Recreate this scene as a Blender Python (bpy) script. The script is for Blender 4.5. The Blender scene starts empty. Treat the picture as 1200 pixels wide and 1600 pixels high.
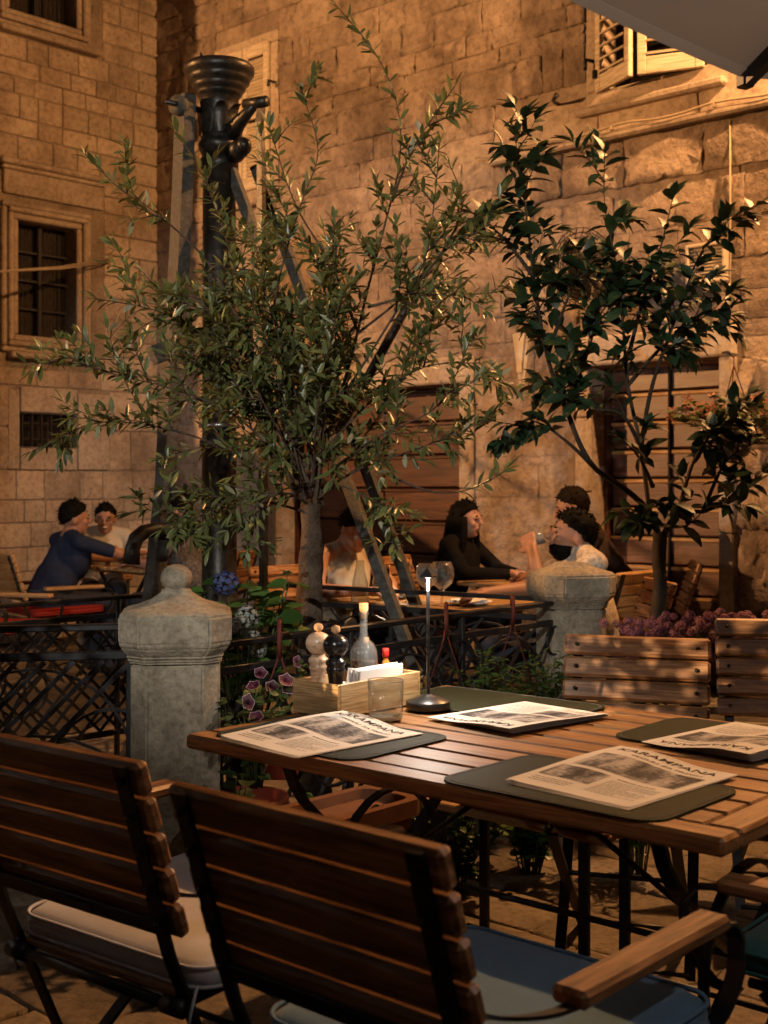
import bpy, bmesh, math, random
import numpy as np
from mathutils import Vector, Matrix, noise, Quaternion

R = math.radians
rnd = random.Random(7)
sc = bpy.context.scene
col = sc.collection

# ------------------------------------------------------------------ camera
cam_data = bpy.data.cameras.new('camera')
cam = bpy.data.objects.new('camera', cam_data)
col.objects.link(cam)
sc.camera = cam
cam.location = (0, 0, 1.33)
cam.rotation_euler = (R(90), 0, 0)
cam_data.sensor_fit = 'VERTICAL'
cam_data.sensor_height = 36.0
cam_data.sensor_width = 27.0
cam_data.lens = 1995 / 1600 * 36
cam_data.shift_y = -40 / 1600
cam_data.clip_start = 0.05
cam_data.clip_end = 500
cam_data.dof.use_dof = True
cam_data.dof.focus_distance = 3.7
cam_data.dof.aperture_fstop = 5.6

# ------------------------------------------------------------------ world: night sky, moon
world = bpy.data.worlds.new('World')
sc.world = world
world.use_nodes = True
wn = world.node_tree
wn.nodes.clear()
sky = wn.nodes.new('ShaderNodeTexSky')
sky.sky_type = 'NISHITA'
sky.sun_disc = False
sky.sun_elevation = R(-3.0)
sky.sun_rotation = R(200)
bg = wn.nodes.new('ShaderNodeBackground')
bg.inputs['Strength'].default_value = 0.025
wo = wn.nodes.new('ShaderNodeOutputWorld')
wn.links.new(sky.outputs[0], bg.inputs['Color'])
wn.links.new(bg.outputs[0], wo.inputs['Surface'])

moon = bpy.data.lights.new('moonlight', 'SUN')
moon.energy = 0.012
moon.angle = R(0.5)
moon.color = (0.75, 0.82, 1.0)
moon_o = bpy.data.objects.new('moonlight', moon)
moon_o.rotation_euler = (R(35), 0, R(-20))
col.objects.link(moon_o)

# lamp powers (each lamp is built further down and takes its own line here)
SODIUM = (1.0, 0.47, 0.165)
P_LANTERN_RIGHT = 1300
P_LANTERN_LEFT = 4800
P_TREE_SPOT = 1500
P_ADDED_SPOT = 2600
P_PARASOL = 13
P_TABLE_LAMP = 12
P_DINER_LAMP = 4

sc.view_settings.view_transform = 'Standard'
sc.view_settings.look = 'None'
sc.view_settings.exposure = 0.0
sc.view_settings.gamma = 1.0
sc.view_settings.use_curve_mapping = False
sc.render.engine = 'CYCLES'
cy = sc.cycles
cy.use_denoising = True
try:
    cy.denoiser = 'OPENIMAGEDENOISE'
    cy.denoising_input_passes = 'RGB_ALBEDO_NORMAL'
except Exception:
    pass
cy.use_adaptive_sampling = True
cy.adaptive_threshold = 0.03
cy.max_bounces = 7
cy.diffuse_bounces = 3
cy.glossy_bounces = 3
cy.transmission_bounces = 7
cy.transparent_max_bounces = 16
cy.caustics_reflective = False
cy.caustics_refractive = False
cy.sample_clamp_indirect = 4.0

# ------------------------------------------------------------------ materials
def _mat(name):
    m = bpy.data.materials.new(name)
    m.use_nodes = True
    nt = m.node_tree
    return m, nt, nt.nodes['Principled BSDF']

def N(nt, t, **kw):
    n = nt.nodes.new(t)
    for k, v in kw.items():
        if k.startswith('i_'):
            n.inputs[k[2:].replace('_', ' ')].default_value = v
        else:
            setattr(n, k, v)
    return n

def ramp(nt, fac, stops):
    r = nt.nodes.new('ShaderNodeValToRGB')
    el = r.color_ramp.elements
    while len(el) > 1:
        el.remove(el[-1])
    el[0].position, el[0].color = stops[0][0], (*stops[0][1], 1)
    for p, c in stops[1:]:
        e = el.new(p)
        e.color = (*c, 1)
    nt.links.new(fac, r.inputs[0])
    return r.outputs[0]

def coords(nt, kind='world', scale=(1, 1, 1), rnd_off=False):
    if kind == 'world':
        src = N(nt, 'ShaderNodeNewGeometry').outputs['Position']
    else:
        src = N(nt, 'ShaderNodeTexCoord').outputs['Object']
    mp = N(nt, 'ShaderNodeMapping')
    mp.inputs['Scale'].default_value = scale
    nt.links.new(src, mp.inputs['Vector'])
    if rnd_off:
        oi = N(nt, 'ShaderNodeObjectInfo')
        ml = N(nt, 'ShaderNodeMath', operation='MULTIPLY')
        ml.inputs[1].default_value = 37.0
        nt.links.new(oi.outputs['Random'], ml.inputs[0])
        nt.links.new(ml.outputs[0], mp.inputs['Location'])
    return mp.outputs[0]

def noise_tex(nt, vec, scale, detail=5, rough=0.6):
    n = N(nt, 'ShaderNodeTexNoise')
    n.inputs['Scale'].default_value = scale
    n.inputs['Detail'].default_value = detail
    n.inputs['Roughness'].default_value = rough
    nt.links.new(vec, n.inputs['Vector'])
    return n.outputs[0]

def add_bump(nt, b, h, strength, dist=0.01):
    bp = N(nt, 'ShaderNodeBump')
    bp.inputs['Strength'].default_value = strength
    bp.inputs['Distance'].default_value = dist
    nt.links.new(h, bp.inputs['Height'])
    nt.links.new(bp.outputs[0], b.inputs['Normal'])

def mixc(nt, fac, a, b, mode='MIX'):
    m = N(nt, 'ShaderNodeMix', data_type='RGBA', blend_type=mode)
    if isinstance(fac, float):
        m.inputs[0].default_value = fac
    else:
        nt.links.new(fac, m.inputs[0])
    for i, v in ((6, a), (7, b)):
        if isinstance(v, tuple):
            m.inputs[i].default_value = (*v, 1)
        else:
            nt.links.new(v, m.inputs[i])
    return m.outputs[2]

def rand_tint(nt, colr, amt):
    """vary a colour from object to object"""
    oi = N(nt, 'ShaderNodeObjectInfo')
    mr = N(nt, 'ShaderNodeMapRange')
    mr.inputs[3].default_value = 1 - amt
    mr.inputs[4].default_value = 1 + amt
    nt.links.new(oi.outputs['Random'], mr.inputs[0])
    vm = N(nt, 'ShaderNodeVectorMath', operation='SCALE')
    nt.links.new(colr, vm.inputs[0])
    nt.links.new(mr.outputs[0], vm.inputs['Scale'])
    return vm.outputs[0]

def mat_stone(name, c_dark, c_mid, c_light, scale=6.0, bump=0.6, dist=0.012, tint=0.12, rough=0.9, stain=0.0, sscale=0.9):
    m, nt, b = _mat(name)
    v = coords(nt, 'world')
    big = noise_tex(nt, v, scale * 0.35, 6, 0.65)
    fine = noise_tex(nt, v, scale * 5, 7, 0.7)
    c = ramp(nt, big, [(0.30, c_dark), (0.5, c_mid), (0.72, c_light)])
    sp = ramp(nt, fine, [(0.30, (0.42, 0.40, 0.38)), (0.55, (1, 1, 1)), (0.8, (1.1, 1.08, 1.05))])
    c = mixc(nt, 0.8, c, sp, 'MULTIPLY')
    if stain:
        st = noise_tex(nt, coords(nt, 'world', (1, 1, .5)), sscale, 9, 0.72)
        c = mixc(nt, stain, c, ramp(nt, st, [(.36, (.36, .33, .31)), (.47, (.80, .78, .77)), (.56, (1, 1, 1)), (.72, (1.12, 1.1, 1.06))]), 'MULTIPLY')
    if tint:
        c = rand_tint(nt, c, tint)
    nt.links.new(c, b.inputs['Base Color'])
    b.inputs['Roughness'].default_value = rough
    b.inputs['Specular IOR Level'].default_value = 0.25
    mm = N(nt, 'ShaderNodeMath', operation='MULTIPLY_ADD')
    mid = noise_tex(nt, v, scale * 1.6, 4, 0.6)
    mm.inputs[1].default_value = 0.45
    nt.links.new(fine, mm.inputs[0])
    nt.links.new(mid, mm.inputs[2])
    add_bump(nt, b, mm.outputs[0], bump, dist)
    return m

def mat_wood(name, c_dark, c_mid, c_light, rough=0.5, tint=0.2, grain=1.0, bump=0.25, coat=0.0):
    m, nt, b = _mat(name)
    v = coords(nt, 'object', (1.3 * grain, 16 * grain, 16 * grain), True)
    n1 = noise_tex(nt, v, 3.0, 6, 0.65)
    v2 = coords(nt, 'object', (4 * grain, 90 * grain, 90 * grain), True)
    n2 = noise_tex(nt, v2, 2.5, 3, 0.6)
    c = ramp(nt, n1, [(0.34, c_dark), (0.5, c_mid), (0.64, c_light)])
    g = ramp(nt, n2, [(0.34, (0.42, 0.38, 0.34)), (0.54, (1, 1, 1))])
    c = mixc(nt, 0.8, c, g, 'MULTIPLY')
    c = rand_tint(nt, c, tint)
    nt.links.new(c, b.inputs['Base Color'])
    rr = N(nt, 'ShaderNodeMapRange')
    rr.inputs[3].default_value = rough - 0.12
    rr.inputs[4].default_value = rough + 0.15
    nt.links.new(n1, rr.inputs[0])
    nt.links.new(rr.outputs[0], b.inputs['Roughness'])
    b.inputs['Coat Weight'].default_value = coat
    b.inputs['Coat Roughness'].default_value = 0.3
    add_bump(nt, b, n2, bump, 0.002)
    return m

def mat_plain(name, c, rough=0.5, metal=0.0, spec=0.5, var=0.15, scale=30, bump=0.0, trans=0.0, ior=1.45, sub=0.0, sheen=0.0):
    m, nt, b = _mat(name)
    if var > 0:
        v = coords(nt, 'object')
        n = noise_tex(nt, v, scale, 4, 0.6)
        lo = tuple(x * (1 - var) for x in c)
        hi = tuple(min(1, x * (1 + var)) for x in c)
        nt.links.new(ramp(nt, n, [(0.3, lo), (0.7, hi)]), b.inputs['Base Color'])
        if bump:
            add_bump(nt, b, n, bump, 0.003)
    else:
        b.inputs['Base Color'].default_value = (*c, 1)
    b.inputs['Roughness'].default_value = rough
    b.inputs['Metallic'].default_value = metal
    b.inputs['Specular IOR Level'].default_value = spec
    b.inputs['Transmission Weight'].default_value = trans
    b.inputs['IOR'].default_value = ior
    b.inputs['Sheen Weight'].default_value = sheen
    if sub:
        b.inputs['Subsurface Weight'].default_value = sub
        b.inputs['Subsurface Radius'].default_value = (0.01, 0.004, 0.002)
    return m

def mat_leaf(name, c1, c2, c3, rough=0.35, trans=0.25):
    m, nt, b = _mat(name)
    g = N(nt, 'ShaderNodeNewGeometry')
    oi = N(nt, 'ShaderNodeObjectInfo')
    ad = N(nt, 'ShaderNodeMath', operation='ADD')
    nt.links.new(g.outputs['Random Per Island'], ad.inputs[0])
    nt.links.new(oi.outputs['Random'], ad.inputs[1])
    fr = N(nt, 'ShaderNodeMath', operation='FRACT')
    nt.links.new(ad.outputs[0], fr.inputs[0])
    c = ramp(nt, fr.outputs[0], [(0.0, c1), (0.55, c2), (0.9, c2), (1.0, c3)])
    nt.links.new(c, b.inputs['Base Color'])
    b.inputs['Roughness'].default_value = rough
    b.inputs['Specular IOR Level'].default_value = 0.5
    tr = N(nt, 'ShaderNodeBsdfTranslucent')
    nt.links.new(c, tr.inputs['Color'])
    mx = N(nt, 'ShaderNodeMixShader')
    mx.inputs[0].default_value = trans
    out = nt.nodes['Material Output']
    nt.links.new(b.outputs[0], mx.inputs[1])
    nt.links.new(tr.outputs[0], mx.inputs[2])
    nt.links.new(mx.outputs[0], out.inputs['Surface'])
    return m

def mat_emit(name, c, s):
    m, nt, b = _mat(name)
    b.inputs['Base Color'].default_value = (*c, 1)
    b.inputs['Emission Color'].default_value = (*c, 1)
    b.inputs['Emission Strength'].default_value = s
    return m

M = {}
M['ashlar'] = mat_stone('ashlar_limestone', (0.22, 0.17, 0.13), (0.40, 0.32, 0.25), (0.50, 0.42, 0.33), 5, 0.5, 0.012, 0.16)
M['mortar'] = mat_stone('ashlar_mortar', (0.15, 0.12, 0.09), (0.25, 0.20, 0.155), (0.33, 0.27, 0.21), 9, 0.6, 0.01, 0)
M['rubble'] = mat_stone('rough_limestone', (0.15, 0.112, 0.088), (0.34, 0.27, 0.22), (0.46, 0.385, 0.31), 3.2, 1.0, 0.05, 0.13, stain=.55)
M['render'] = mat_stone('old_lime_render', (0.16, 0.12, 0.095), (0.31, 0.245, 0.195), (0.42, 0.35, 0.28), 2.6, 0.9, 0.03, 0, stain=.5)
M['trim'] = mat_stone('dressed_stone', (0.26, 0.21, 0.16), (0.38, 0.31, 0.25), (0.46, 0.40, 0.32), 6, 0.35, 0.008, 0.08)
M['post'] = mat_stone('weathered_post_stone', (0.14, 0.12, 0.088), (0.27, 0.235, 0.175), (0.38, 0.335, 0.255), 11, 0.9, 0.010, 0, stain=.6, sscale=5.0)
M['paving'] = mat_stone('paving_limestone', (0.10, 0.08, 0.055), (0.20, 0.16, 0.115), (0.28, 0.23, 0.17), 8, 0.8, 0.012, 0.2, 0.8)
M['soil'] = mat_stone('joint_soil', (0.035, 0.028, 0.02), (0.07, 0.055, 0.04), (0.11, 0.09, 0.065), 16, 0.8, 0.01, 0)
M['teak'] = mat_wood('teak_slats', (0.09, 0.036, 0.013), (0.28, 0.130, 0.052), (0.46, 0.25, 0.115), 0.44, 0.26, 1.0, 0.25)
M['teak_top'] = mat_wood('oiled_table_teak', (0.16, 0.070, 0.022), (0.30, 0.140, 0.046), (0.40, 0.220, 0.088), 0.50, 0.14, 1.0, 0.2)
M['bamboo'] = mat_wood('bamboo_box', (0.42, 0.24, 0.10), (0.58, 0.37, 0.17), (0.68, 0.47, 0.24), 0.45, 0.08, 0.8, 0.1)
M['pale_chair'] = mat_wood('pale_chair_wood', (0.28, 0.15, 0.055), (0.42, 0.24, 0.095), (0.52, 0.32, 0.14), 0.5, 0.15)
M['door1'] = mat_wood('red_brown_boards', (0.036, 0.011, 0.006), (0.070, 0.022, 0.011), (0.105, 0.036, 0.018), 0.4, 0.15, 0.6)
M['door2'] = mat_wood('dark_board_doors', (0.060, 0.024, 0.016), (0.105, 0.045, 0.030), (0.15, 0.07, 0.05), 0.4, 0.12, 0.6)
M['old_timber'] = mat_wood('grey_old_timber', (0.024, 0.023, 0.020), (0.048, 0.046, 0.040), (0.08, 0.076, 0.066), 0.75, 0.12, 1.0, 0.5)
M['shutter'] = mat_wood('pale_painted_shutter', (0.44, 0.37, 0.28), (0.56, 0.48, 0.37), (0.62, 0.54, 0.43), 0.6, 0.05, 0.6, 0.1)
M['iron'] = mat_plain('black_iron', (0.018, 0.018, 0.020), 0.42, 0.3, 0.5, 0.3, 60, 0.15)
M['old_iron'] = mat_plain('weathered_iron', (0.020, 0.017, 0.014), 0.40, 0.4, 0.5, 0.7, 34, 0.7)
M['steel'] = mat_plain('bare_steel', (0.42, 0.42, 0.43), 0.3, 0.9, 0.5, 0.1)
M['black_paint'] = mat_plain('matt_black_paint', (0.02, 0.02, 0.022), 0.35, 0.0, 0.5, 0.1, 90)
M['mat'] = mat_plain('green_black_leather', (0.020, 0.027, 0.015), 0.68, 0, 0.16, 0.25, 180, 0.25)
M['paper'] = mat_plain('newsprint', (0.76, 0.74, 0.70), 0.85, 0, 0.2, 0.03, 12)
M['ink'] = mat_plain('printing_ink', (0.025, 0.025, 0.035), 0.8, 0, 0.2, 0)
M['greyink'] = mat_plain('grey_printing_ink', (0.22, 0.21, 0.21), 0.85, 0, 0.2, 0)
M['napkin'] = mat_plain('white_paper_napkin', (0.80, 0.80, 0.79), 0.9, 0, 0.2, 0.02)
M['white_cush'] = mat_plain('off_white_canvas', (0.56, 0.57, 0.61), 0.9, 0, 0.2, 0.06, 25, 0.2, sheen=0.2)
M['blue_cush'] = mat_plain('petrol_blue_canvas', (0.10, 0.20, 0.32), 0.9, 0, 0.2, 0.08, 25, 0.2, sheen=0.2)
M['teal_cush'] = mat_plain('teal_canvas', (0.022, 0.115, 0.125), 0.9, 0, 0.2, 0.08, 25, 0.2, sheen=0.2)
M['red_cush'] = mat_plain('red_canvas', (0.20, 0.018, 0.012), 0.9, 0, 0.2, 0.1, 25, 0.2)
M['green_cush'] = mat_plain('pale_green_canvas', (0.36, 0.44, 0.36), 0.9, 0, 0.2, 0.1, 25, 0.2)
def mat_glass(name, tint=(1, 1, 1)):
    m, nt, b = _mat(name)
    tr = N(nt, 'ShaderNodeBsdfTransparent'); tr.inputs[0].default_value = (*tint, 1)
    gl = N(nt, 'ShaderNodeBsdfGlossy'); gl.inputs['Roughness'].default_value = .02
    lw = N(nt, 'ShaderNodeLayerWeight'); lw.inputs[0].default_value = .5
    pw = N(nt, 'ShaderNodeMath', operation='POWER'); pw.inputs[1].default_value = 2.6
    nt.links.new(lw.outputs['Facing'], pw.inputs[0])
    fr = N(nt, 'ShaderNodeMath', operation='MULTIPLY_ADD'); fr.inputs[1].default_value = .80; fr.inputs[2].default_value = .06
    nt.links.new(pw.outputs[0], fr.inputs[0])
    mx = N(nt, 'ShaderNodeMixShader')
    df = N(nt, 'ShaderNodeBsdfDiffuse'); df.inputs[0].default_value = (.8, .8, .8, 1)
    m2 = N(nt, 'ShaderNodeMixShader'); m2.inputs[0].default_value = .05
    nt.links.new(tr.outputs[0], m2.inputs[1]); nt.links.new(df.outputs[0], m2.inputs[2])
    nt.links.new(fr.outputs[0], mx.inputs[0]); nt.links.new(m2.outputs[0], mx.inputs[1]); nt.links.new(gl.outputs[0], mx.inputs[2])
    nt.links.new(mx.outputs[0], nt.nodes['Material Output'].inputs['Surface'])
    return m
M['glass'] = mat_glass('clear_glass', (.94, .955, .95))
M['glass_rim'] = mat_plain('thick_glass_edge', (.85, .87, .86), .05, 0, .8, 0, trans=.8, ior=1.3)
M['oil'] = mat_glass('dark_olive_oil', (.42, .22, .03))
M['vinegar'] = mat_plain('dark_vinegar', (0.05, 0.012, 0.006), 0.1, 0, 0.5, 0)
M['cork'] = mat_plain('cork', (0.45, 0.25, 0.12), 0.8, 0, 0.3, 0.3, 220, 0.3)
M['pale_turned'] = mat_wood('turned_beech', (0.42, 0.25, 0.14), (0.54, 0.35, 0.22), (0.62, 0.43, 0.29), 0.32, 0.05, 0.5, 0.05, 0.4)
M['black_turned'] = mat_plain('black_lacquered_wood', (0.012, 0.012, 0.013), 0.22, 0, 0.6, 0)
M['red_cap'] = mat_plain('red_plastic', (0.65, 0.03, 0.02), 0.35, 0, 0.5, 0)
M['sauce'] = mat_plain('hot_sauce', (0.62, 0.20, 0.04), 0.15, 0, 0.5, 0)
M['green_label'] = mat_plain('green_paper', (0.02, 0.16, 0.10), 0.6, 0, 0.3, 0)
M['terracotta'] = mat_plain('terracotta', (0.17, 0.080, 0.045), 0.8, 0, 0.3, 0.2, 14, 0.2)
M['red_pot'] = mat_plain('red_glazed_pot', (0.20, 0.035, 0.02), 0.45, 0, 0.5, 0.2, 14)
M['cord'] = mat_plain('red_cord', (0.10, 0.022, 0.016), 0.7, 0, 0.3, 0.2)
M['canvas'] = mat_plain('ivory_parasol_canvas', (0.66, 0.58, 0.47), 0.9, 0, 0.2, 0.03, 6, 0.05)
M['alu'] = mat_plain('dark_parasol_frame', (0.05, 0.05, 0.055), 0.4, 0.6, 0.5, 0.1)
M['plaster_pale'] = mat_plain('pale_plastic', (0.50, 0.43, 0.33), 0.6, 0, 0.4, 0.1)
M['dark_room'] = mat_plain('dark_interior', (0.015, 0.012, 0.010), 0.9, 0, 0.2, 0)
M['window_glass'] = mat_plain('window_pane', (0.015, 0.014, 0.014), 0.12, 0, 0.5, 0)
M['curtain'] = mat_plain('lace_curtain', (0.035, 0.030, 0.026), 0.9, 0, 0.1, 0.6, 40, 0.3)
M['cable'] = mat_plain('pale_cable', (0.34, 0.28, 0.20), 0.6, 0, 0.4, 0.1)
M['bark_olive'] = mat_stone('olive_bark', (0.030, 0.020, 0.014), (0.085, 0.058, 0.040), (0.15, 0.108, 0.078), 22, 1.0, 0.012, 0)
M['bark_dark'] = mat_stone('citrus_bark', (0.020, 0.015, 0.010), (0.042, 0.032, 0.022), (0.068, 0.052, 0.038), 30, 0.8, 0.006, 0)
M['olive_leaf'] = mat_leaf('olive_leaves', (0.060, 0.078, 0.024), (0.130, 0.150, 0.052), (0.38, 0.38, 0.26), 0.36, 0.2)
M['citrus_leaf'] = mat_leaf('citrus_leaves', (0.008, 0.020, 0.007), (0.015, 0.036, 0.012), (0.026, 0.052, 0.018), 0.5, 0.05)
M['green_leaf'] = mat_leaf('garden_leaves', (0.030, 0.075, 0.015), (0.075, 0.150, 0.030), (0.13, 0.21, 0.05), 0.4, 0.3)
M['dull_leaf'] = mat_leaf('dull_leaves', (0.03, 0.05, 0.015), (0.06, 0.085, 0.025), (0.10, 0.12, 0.04), 0.5, 0.2)
M['hydrangea'] = mat_leaf('blue_petals', (0.03, 0.045, 0.16), (0.055, 0.075, 0.21), (0.10, 0.12, 0.25), 0.7, 0.2)
M['dry_petals'] = mat_leaf('faded_petals', (0.20, 0.22, 0.20), (0.30, 0.30, 0.26), (0.36, 0.38, 0.44), 0.8, 0.2)
M['petunia'] = mat_leaf('petunia_petals', (0.035, 0.003, 0.012), (0.06, 0.004, 0.02), (0.10, 0.007, 0.032), 0.6, 0.2)
M['petal_rim'] = mat_leaf('pale_petal_rim', (0.35, 0.22, 0.28), (0.45, 0.32, 0.38), (0.5, 0.4, 0.45), 0.6, 0.2)
M['heather'] = mat_leaf('mauve_petals', (0.13, 0.05, 0.10), (0.24, 0.10, 0.17), (0.34, 0.22, 0.24), 0.8, 0.15)
M['pink'] = mat_leaf('pink_petals', (0.30, 0.09, 0.05), (0.40, 0.15, 0.09), (0.45, 0.24, 0.16), 0.6, 0.25)
M['skin'] = mat_plain('skin', (0.40, 0.215, 0.14), 0.5, 0, 0.4, 0.06, 30, sub=0.1)
M['skin2'] = mat_plain('tanned_skin', (0.30, 0.15, 0.09), 0.5, 0, 0.4, 0.06, 30, sub=0.1)
M['hair'] = mat_plain('black_hair', (0.005, 0.0045, 0.004), 0.7, 0, 0.06, 0.5, 90, 0.6)
M['hair_brown'] = mat_plain('brown_hair', (0.010, 0.007, 0.005), 0.7, 0, 0.06, 0.4, 90, 0.6)
M['lips'] = mat_plain('lips', (0.32, 0.10, 0.08), 0.45, 0, 0.4, 0)
M['teeth'] = mat_plain('teeth', (0.75, 0.68, 0.58), 0.4, 0, 0.4, 0)
M['navy'] = mat_plain('navy_cotton', (0.020, 0.026, 0.052), 0.95, 0, 0.05, 0.15, 18, 0.3)
M['blackcloth'] = mat_plain('black_cloth', (0.010, 0.0095, 0.010), 0.95, 0, 0.04, 0.3, 18, 0.3)
M['cream'] = mat_plain('cream_cotton', (0.42, 0.37, 0.29), 0.9, 0, 0.2, 0.06, 18, 0.3)
M['browncloth'] = mat_plain('brown_cotton', (0.040, 0.026, 0.019), 0.95, 0, 0.05, 0.15, 18, 0.3)
M['grey_shirt'] = mat_plain('beige_shirt', (0.38, 0.33, 0.27), 0.9, 0, 0.2, 0.4, 45, 0.3)
M['speckled'] = mat_plain('speckled_blouse', (0.10, 0.09, 0.085), 0.9, 0, 0.2, 0.85, 60, 0.3)
M['denim'] = mat_plain('dark_denim', (0.025, 0.028, 0.040), 0.9, 0, 0.2, 0.2, 18)
M['lens'] = mat_plain('spectacle_frame', (0.01, 0.01, 0.01), 0.3, 0, 0.5, 0)
M['lamp_glow'] = mat_emit('white_led', (1.0, 0.95, 0.92), 2.4)
M['lamp_glow_dim'] = mat_emit('white_led_far', (1.0, 0.93, 0.86), 5)
M['sodium_glow'] = mat_emit('sodium_lantern_glass', SODIUM, 20)
M['phone'] = mat_emit('phone_screen', (0.12, 0.30, 0.9), 0.5)

# ------------------------------------------------------------------ mesh helpers
class MB:
    """collects shapes and links them as one mesh object"""
    def __init__(s):
        s.v, s.f, s.sm = [], [], []
    def add(s, verts, faces, mat=None, smooth=False):
        o = len(s.v)
        if mat is not None:
            verts = [mat @ Vector(p) for p in verts]
        s.v += [tuple(p) for p in verts]
        s.f += [tuple(i + o for i in f) for f in faces]
        s.sm += [smooth] * len(faces)
        return s
    def box(s, c, size, rot=None, bev=0.0):
        hx, hy, hz = size[0] / 2, size[1] / 2, size[2] / 2
        m = Matrix.Translation(c)
        if rot is not None:
            m = m @ (rot if isinstance(rot, Matrix) else euler(*rot))
        if bev <= 0:
            vs = [(x * hx, y * hy, z * hz) for x in (-1, 1) for y in (-1, 1) for z in (-1, 1)]
            fs = [(0, 1, 3, 2), (4, 6, 7, 5), (0, 4, 5, 1), (2, 3, 7, 6), (0, 2, 6, 4), (1, 5, 7, 3)]
            return s.add(vs, fs, m)
        b = min(bev, hx * .9, hy * .9, hz * .9)
        vs, fs, idx = [], [], {}
        for x in (-1, 1):
            for y in (-1, 1):
                for z in (-1, 1):
                    for a in range(3):
                        p = [x * (hx - b), y * (hy - b), z * (hz - b)]
                        p[a] = (x, y, z)[a] * (hx, hy, hz)[a]
                        idx[(x, y, z, a)] = len(vs)
                        vs.append(p)
        for a in range(3):
            o1, o2 = (a + 1) % 3, (a + 2) % 3
            for sg in (-1, 1):
                q = []
                for (p, r) in ((-1, -1), (1, -1), (1, 1), (-1, 1)):
                    k = [0, 0, 0]; k[a] = sg; k[o1] = p; k[o2] = r
                    q.append(idx[(*k, a)])
                fs.append(tuple(q if sg > 0 else q[::-1]))
        for a in range(3):            # edge chamfers, edge runs along a
            o1, o2 = (a + 1) % 3, (a + 2) % 3
            for p in (-1, 1):
                for r in (-1, 1):
                    k0 = [0, 0, 0]; k0[a] = -1; k0[o1] = p; k0[o2] = r
                    k1 = list(k0); k1[a] = 1
                    q = [idx[(*k0, o1)], idx[(*k1, o1)], idx[(*k1, o2)], idx[(*k0, o2)]]
                    fs.append(tuple(q[::-1] if p * r > 0 else q))
        for x in (-1, 1):
            for y in (-1, 1):
                for z in (-1, 1):
                    q = [idx[(x, y, z, 0)], idx[(x, y, z, 1)], idx[(x, y, z, 2)]]
                    fs.append(tuple(q if x * y * z > 0 else q[::-1]))
        return s.add(vs, fs, m)
    def tube(s, path, rad, n=8, cap=True, smooth=True):
        path = [Vector(p) for p in path]
        k = len(path)
        rads = rad if isinstance(rad, (list, tuple)) else [rad] * k
        vs, fs = [], []
        up = None
        for i, p in enumerate(path):
            t = (path[min(i + 1, k - 1)] - path[max(i - 1, 0)])
            if t.length < 1e-9:
                t = Vector((0, 0, 1))
            t.normalize()
            if up is None:
                up = t.orthogonal().normalized()
            else:
                up = (up - t * up.dot(t))
                up = up.normalized() if up.length > 1e-6 else t.orthogonal().normalized()
            w = t.cross(up)
            for j in range(n):
                a = 2 * math.pi * j / n
                vs.append(p + (up * math.cos(a) + w * math.sin(a)) * rads[i])
        for i in range(k - 1):
            for j in range(n):
                fs.append((i * n + j, i * n + (j + 1) % n, (i + 1) * n + (j + 1) % n, (i + 1) * n + j))
        if cap:
            fs.append(tuple(range(n))[::-1])
            fs.append(tuple((k - 1) * n + j for j in range(n)))
        return s.add(vs, fs, None, smooth)
    def strip(s, path, w, t, side):
        """flat bar swept along path; its width runs along the vector side"""
        path = [Vector(p) for p in path]
        side = Vector(side).normalized()
        k = len(path)
        vs, fs = [], []
        for i, p in enumerate(path):
            d = (path[min(i + 1, k - 1)] - path[max(i - 1, 0)]).normalized()
            nn = d.cross(side).normalized()
            for a, b in ((-1, -1), (1, -1), (1, 1), (-1, 1)):
                vs.append(p + side * (a * w / 2) + nn * (b * t / 2))
        for i in range(k - 1):
            for j in range(4):
                fs.append((i * 4 + j, i * 4 + (j + 1) % 4, (i + 1) * 4 + (j + 1) % 4, (i + 1) * 4 + j))
        fs.append((3, 2, 1, 0))
        fs.append(tuple((k - 1) * 4 + j for j in range(4)))
        return s.add(vs, fs)
    def lathe(s, prof, n=20, c=(0, 0, 0), smooth=True, jitter=0.0, close=True):
        vs, fs = [], []
        for (r, z) in prof:
            for j in range(n):
                a = 2 * math.pi * j / n
                vs.append((c[0] + r * math.cos(a), c[1] + r * math.sin(a), c[2] + z))
        k = len(prof)
        for i in range(k - 1):
            for j in range(n):
                fs.append((i * n + j, i * n + (j + 1) % n, (i + 1) * n + (j + 1) % n, (i + 1) * n + j))
        if close:
            if prof[0][0] > 1e-4:
                fs.append(tuple(range(n))[::-1])
            if prof[-1][0] > 1e-4:
                fs.append(tuple((k - 1) * n + j for j in range(n)))
        return s.add(vs, fs, None, smooth)
    def ball(s, c, r, nu=12, nv=8, rot=None, fn=None):
        if not isinstance(r, (tuple, list)):
            r = (r, r, r)
        m = Matrix.Translation(c)
        if rot is not None:
            m = m @ euler(*rot)
        vs, fs = [(0, 0, -r[2])], []
        for i in range(1, nv):
            ph = math.pi * i / nv - math.pi / 2
            for j in range(nu):
                a = 2 * math.pi * j / nu
                vs.append((r[0] * math.cos(ph) * math.cos(a), r[1] * math.cos(ph) * math.sin(a), r[2] * math.sin(ph)))
        vs.append((0, 0, r[2]))
        if fn:
            vs = [fn(Vector(p)) for p in vs]
        for j in range(nu):
            fs.append((0, 1 + (j + 1) % nu, 1 + j))
        for i in range(nv - 2):
            for j in range(nu):
                a = 1 + i * nu
                fs.append((a + j, a + (j + 1) % nu, a + nu + (j + 1) % nu, a + nu + j))
        t = len(vs) - 1
        a = 1 + (nv - 2) * nu
        for j in range(nu):
            fs.append((a + j, a + (j + 1) % nu, t))
        return s.add(vs, fs, m, True)
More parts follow.
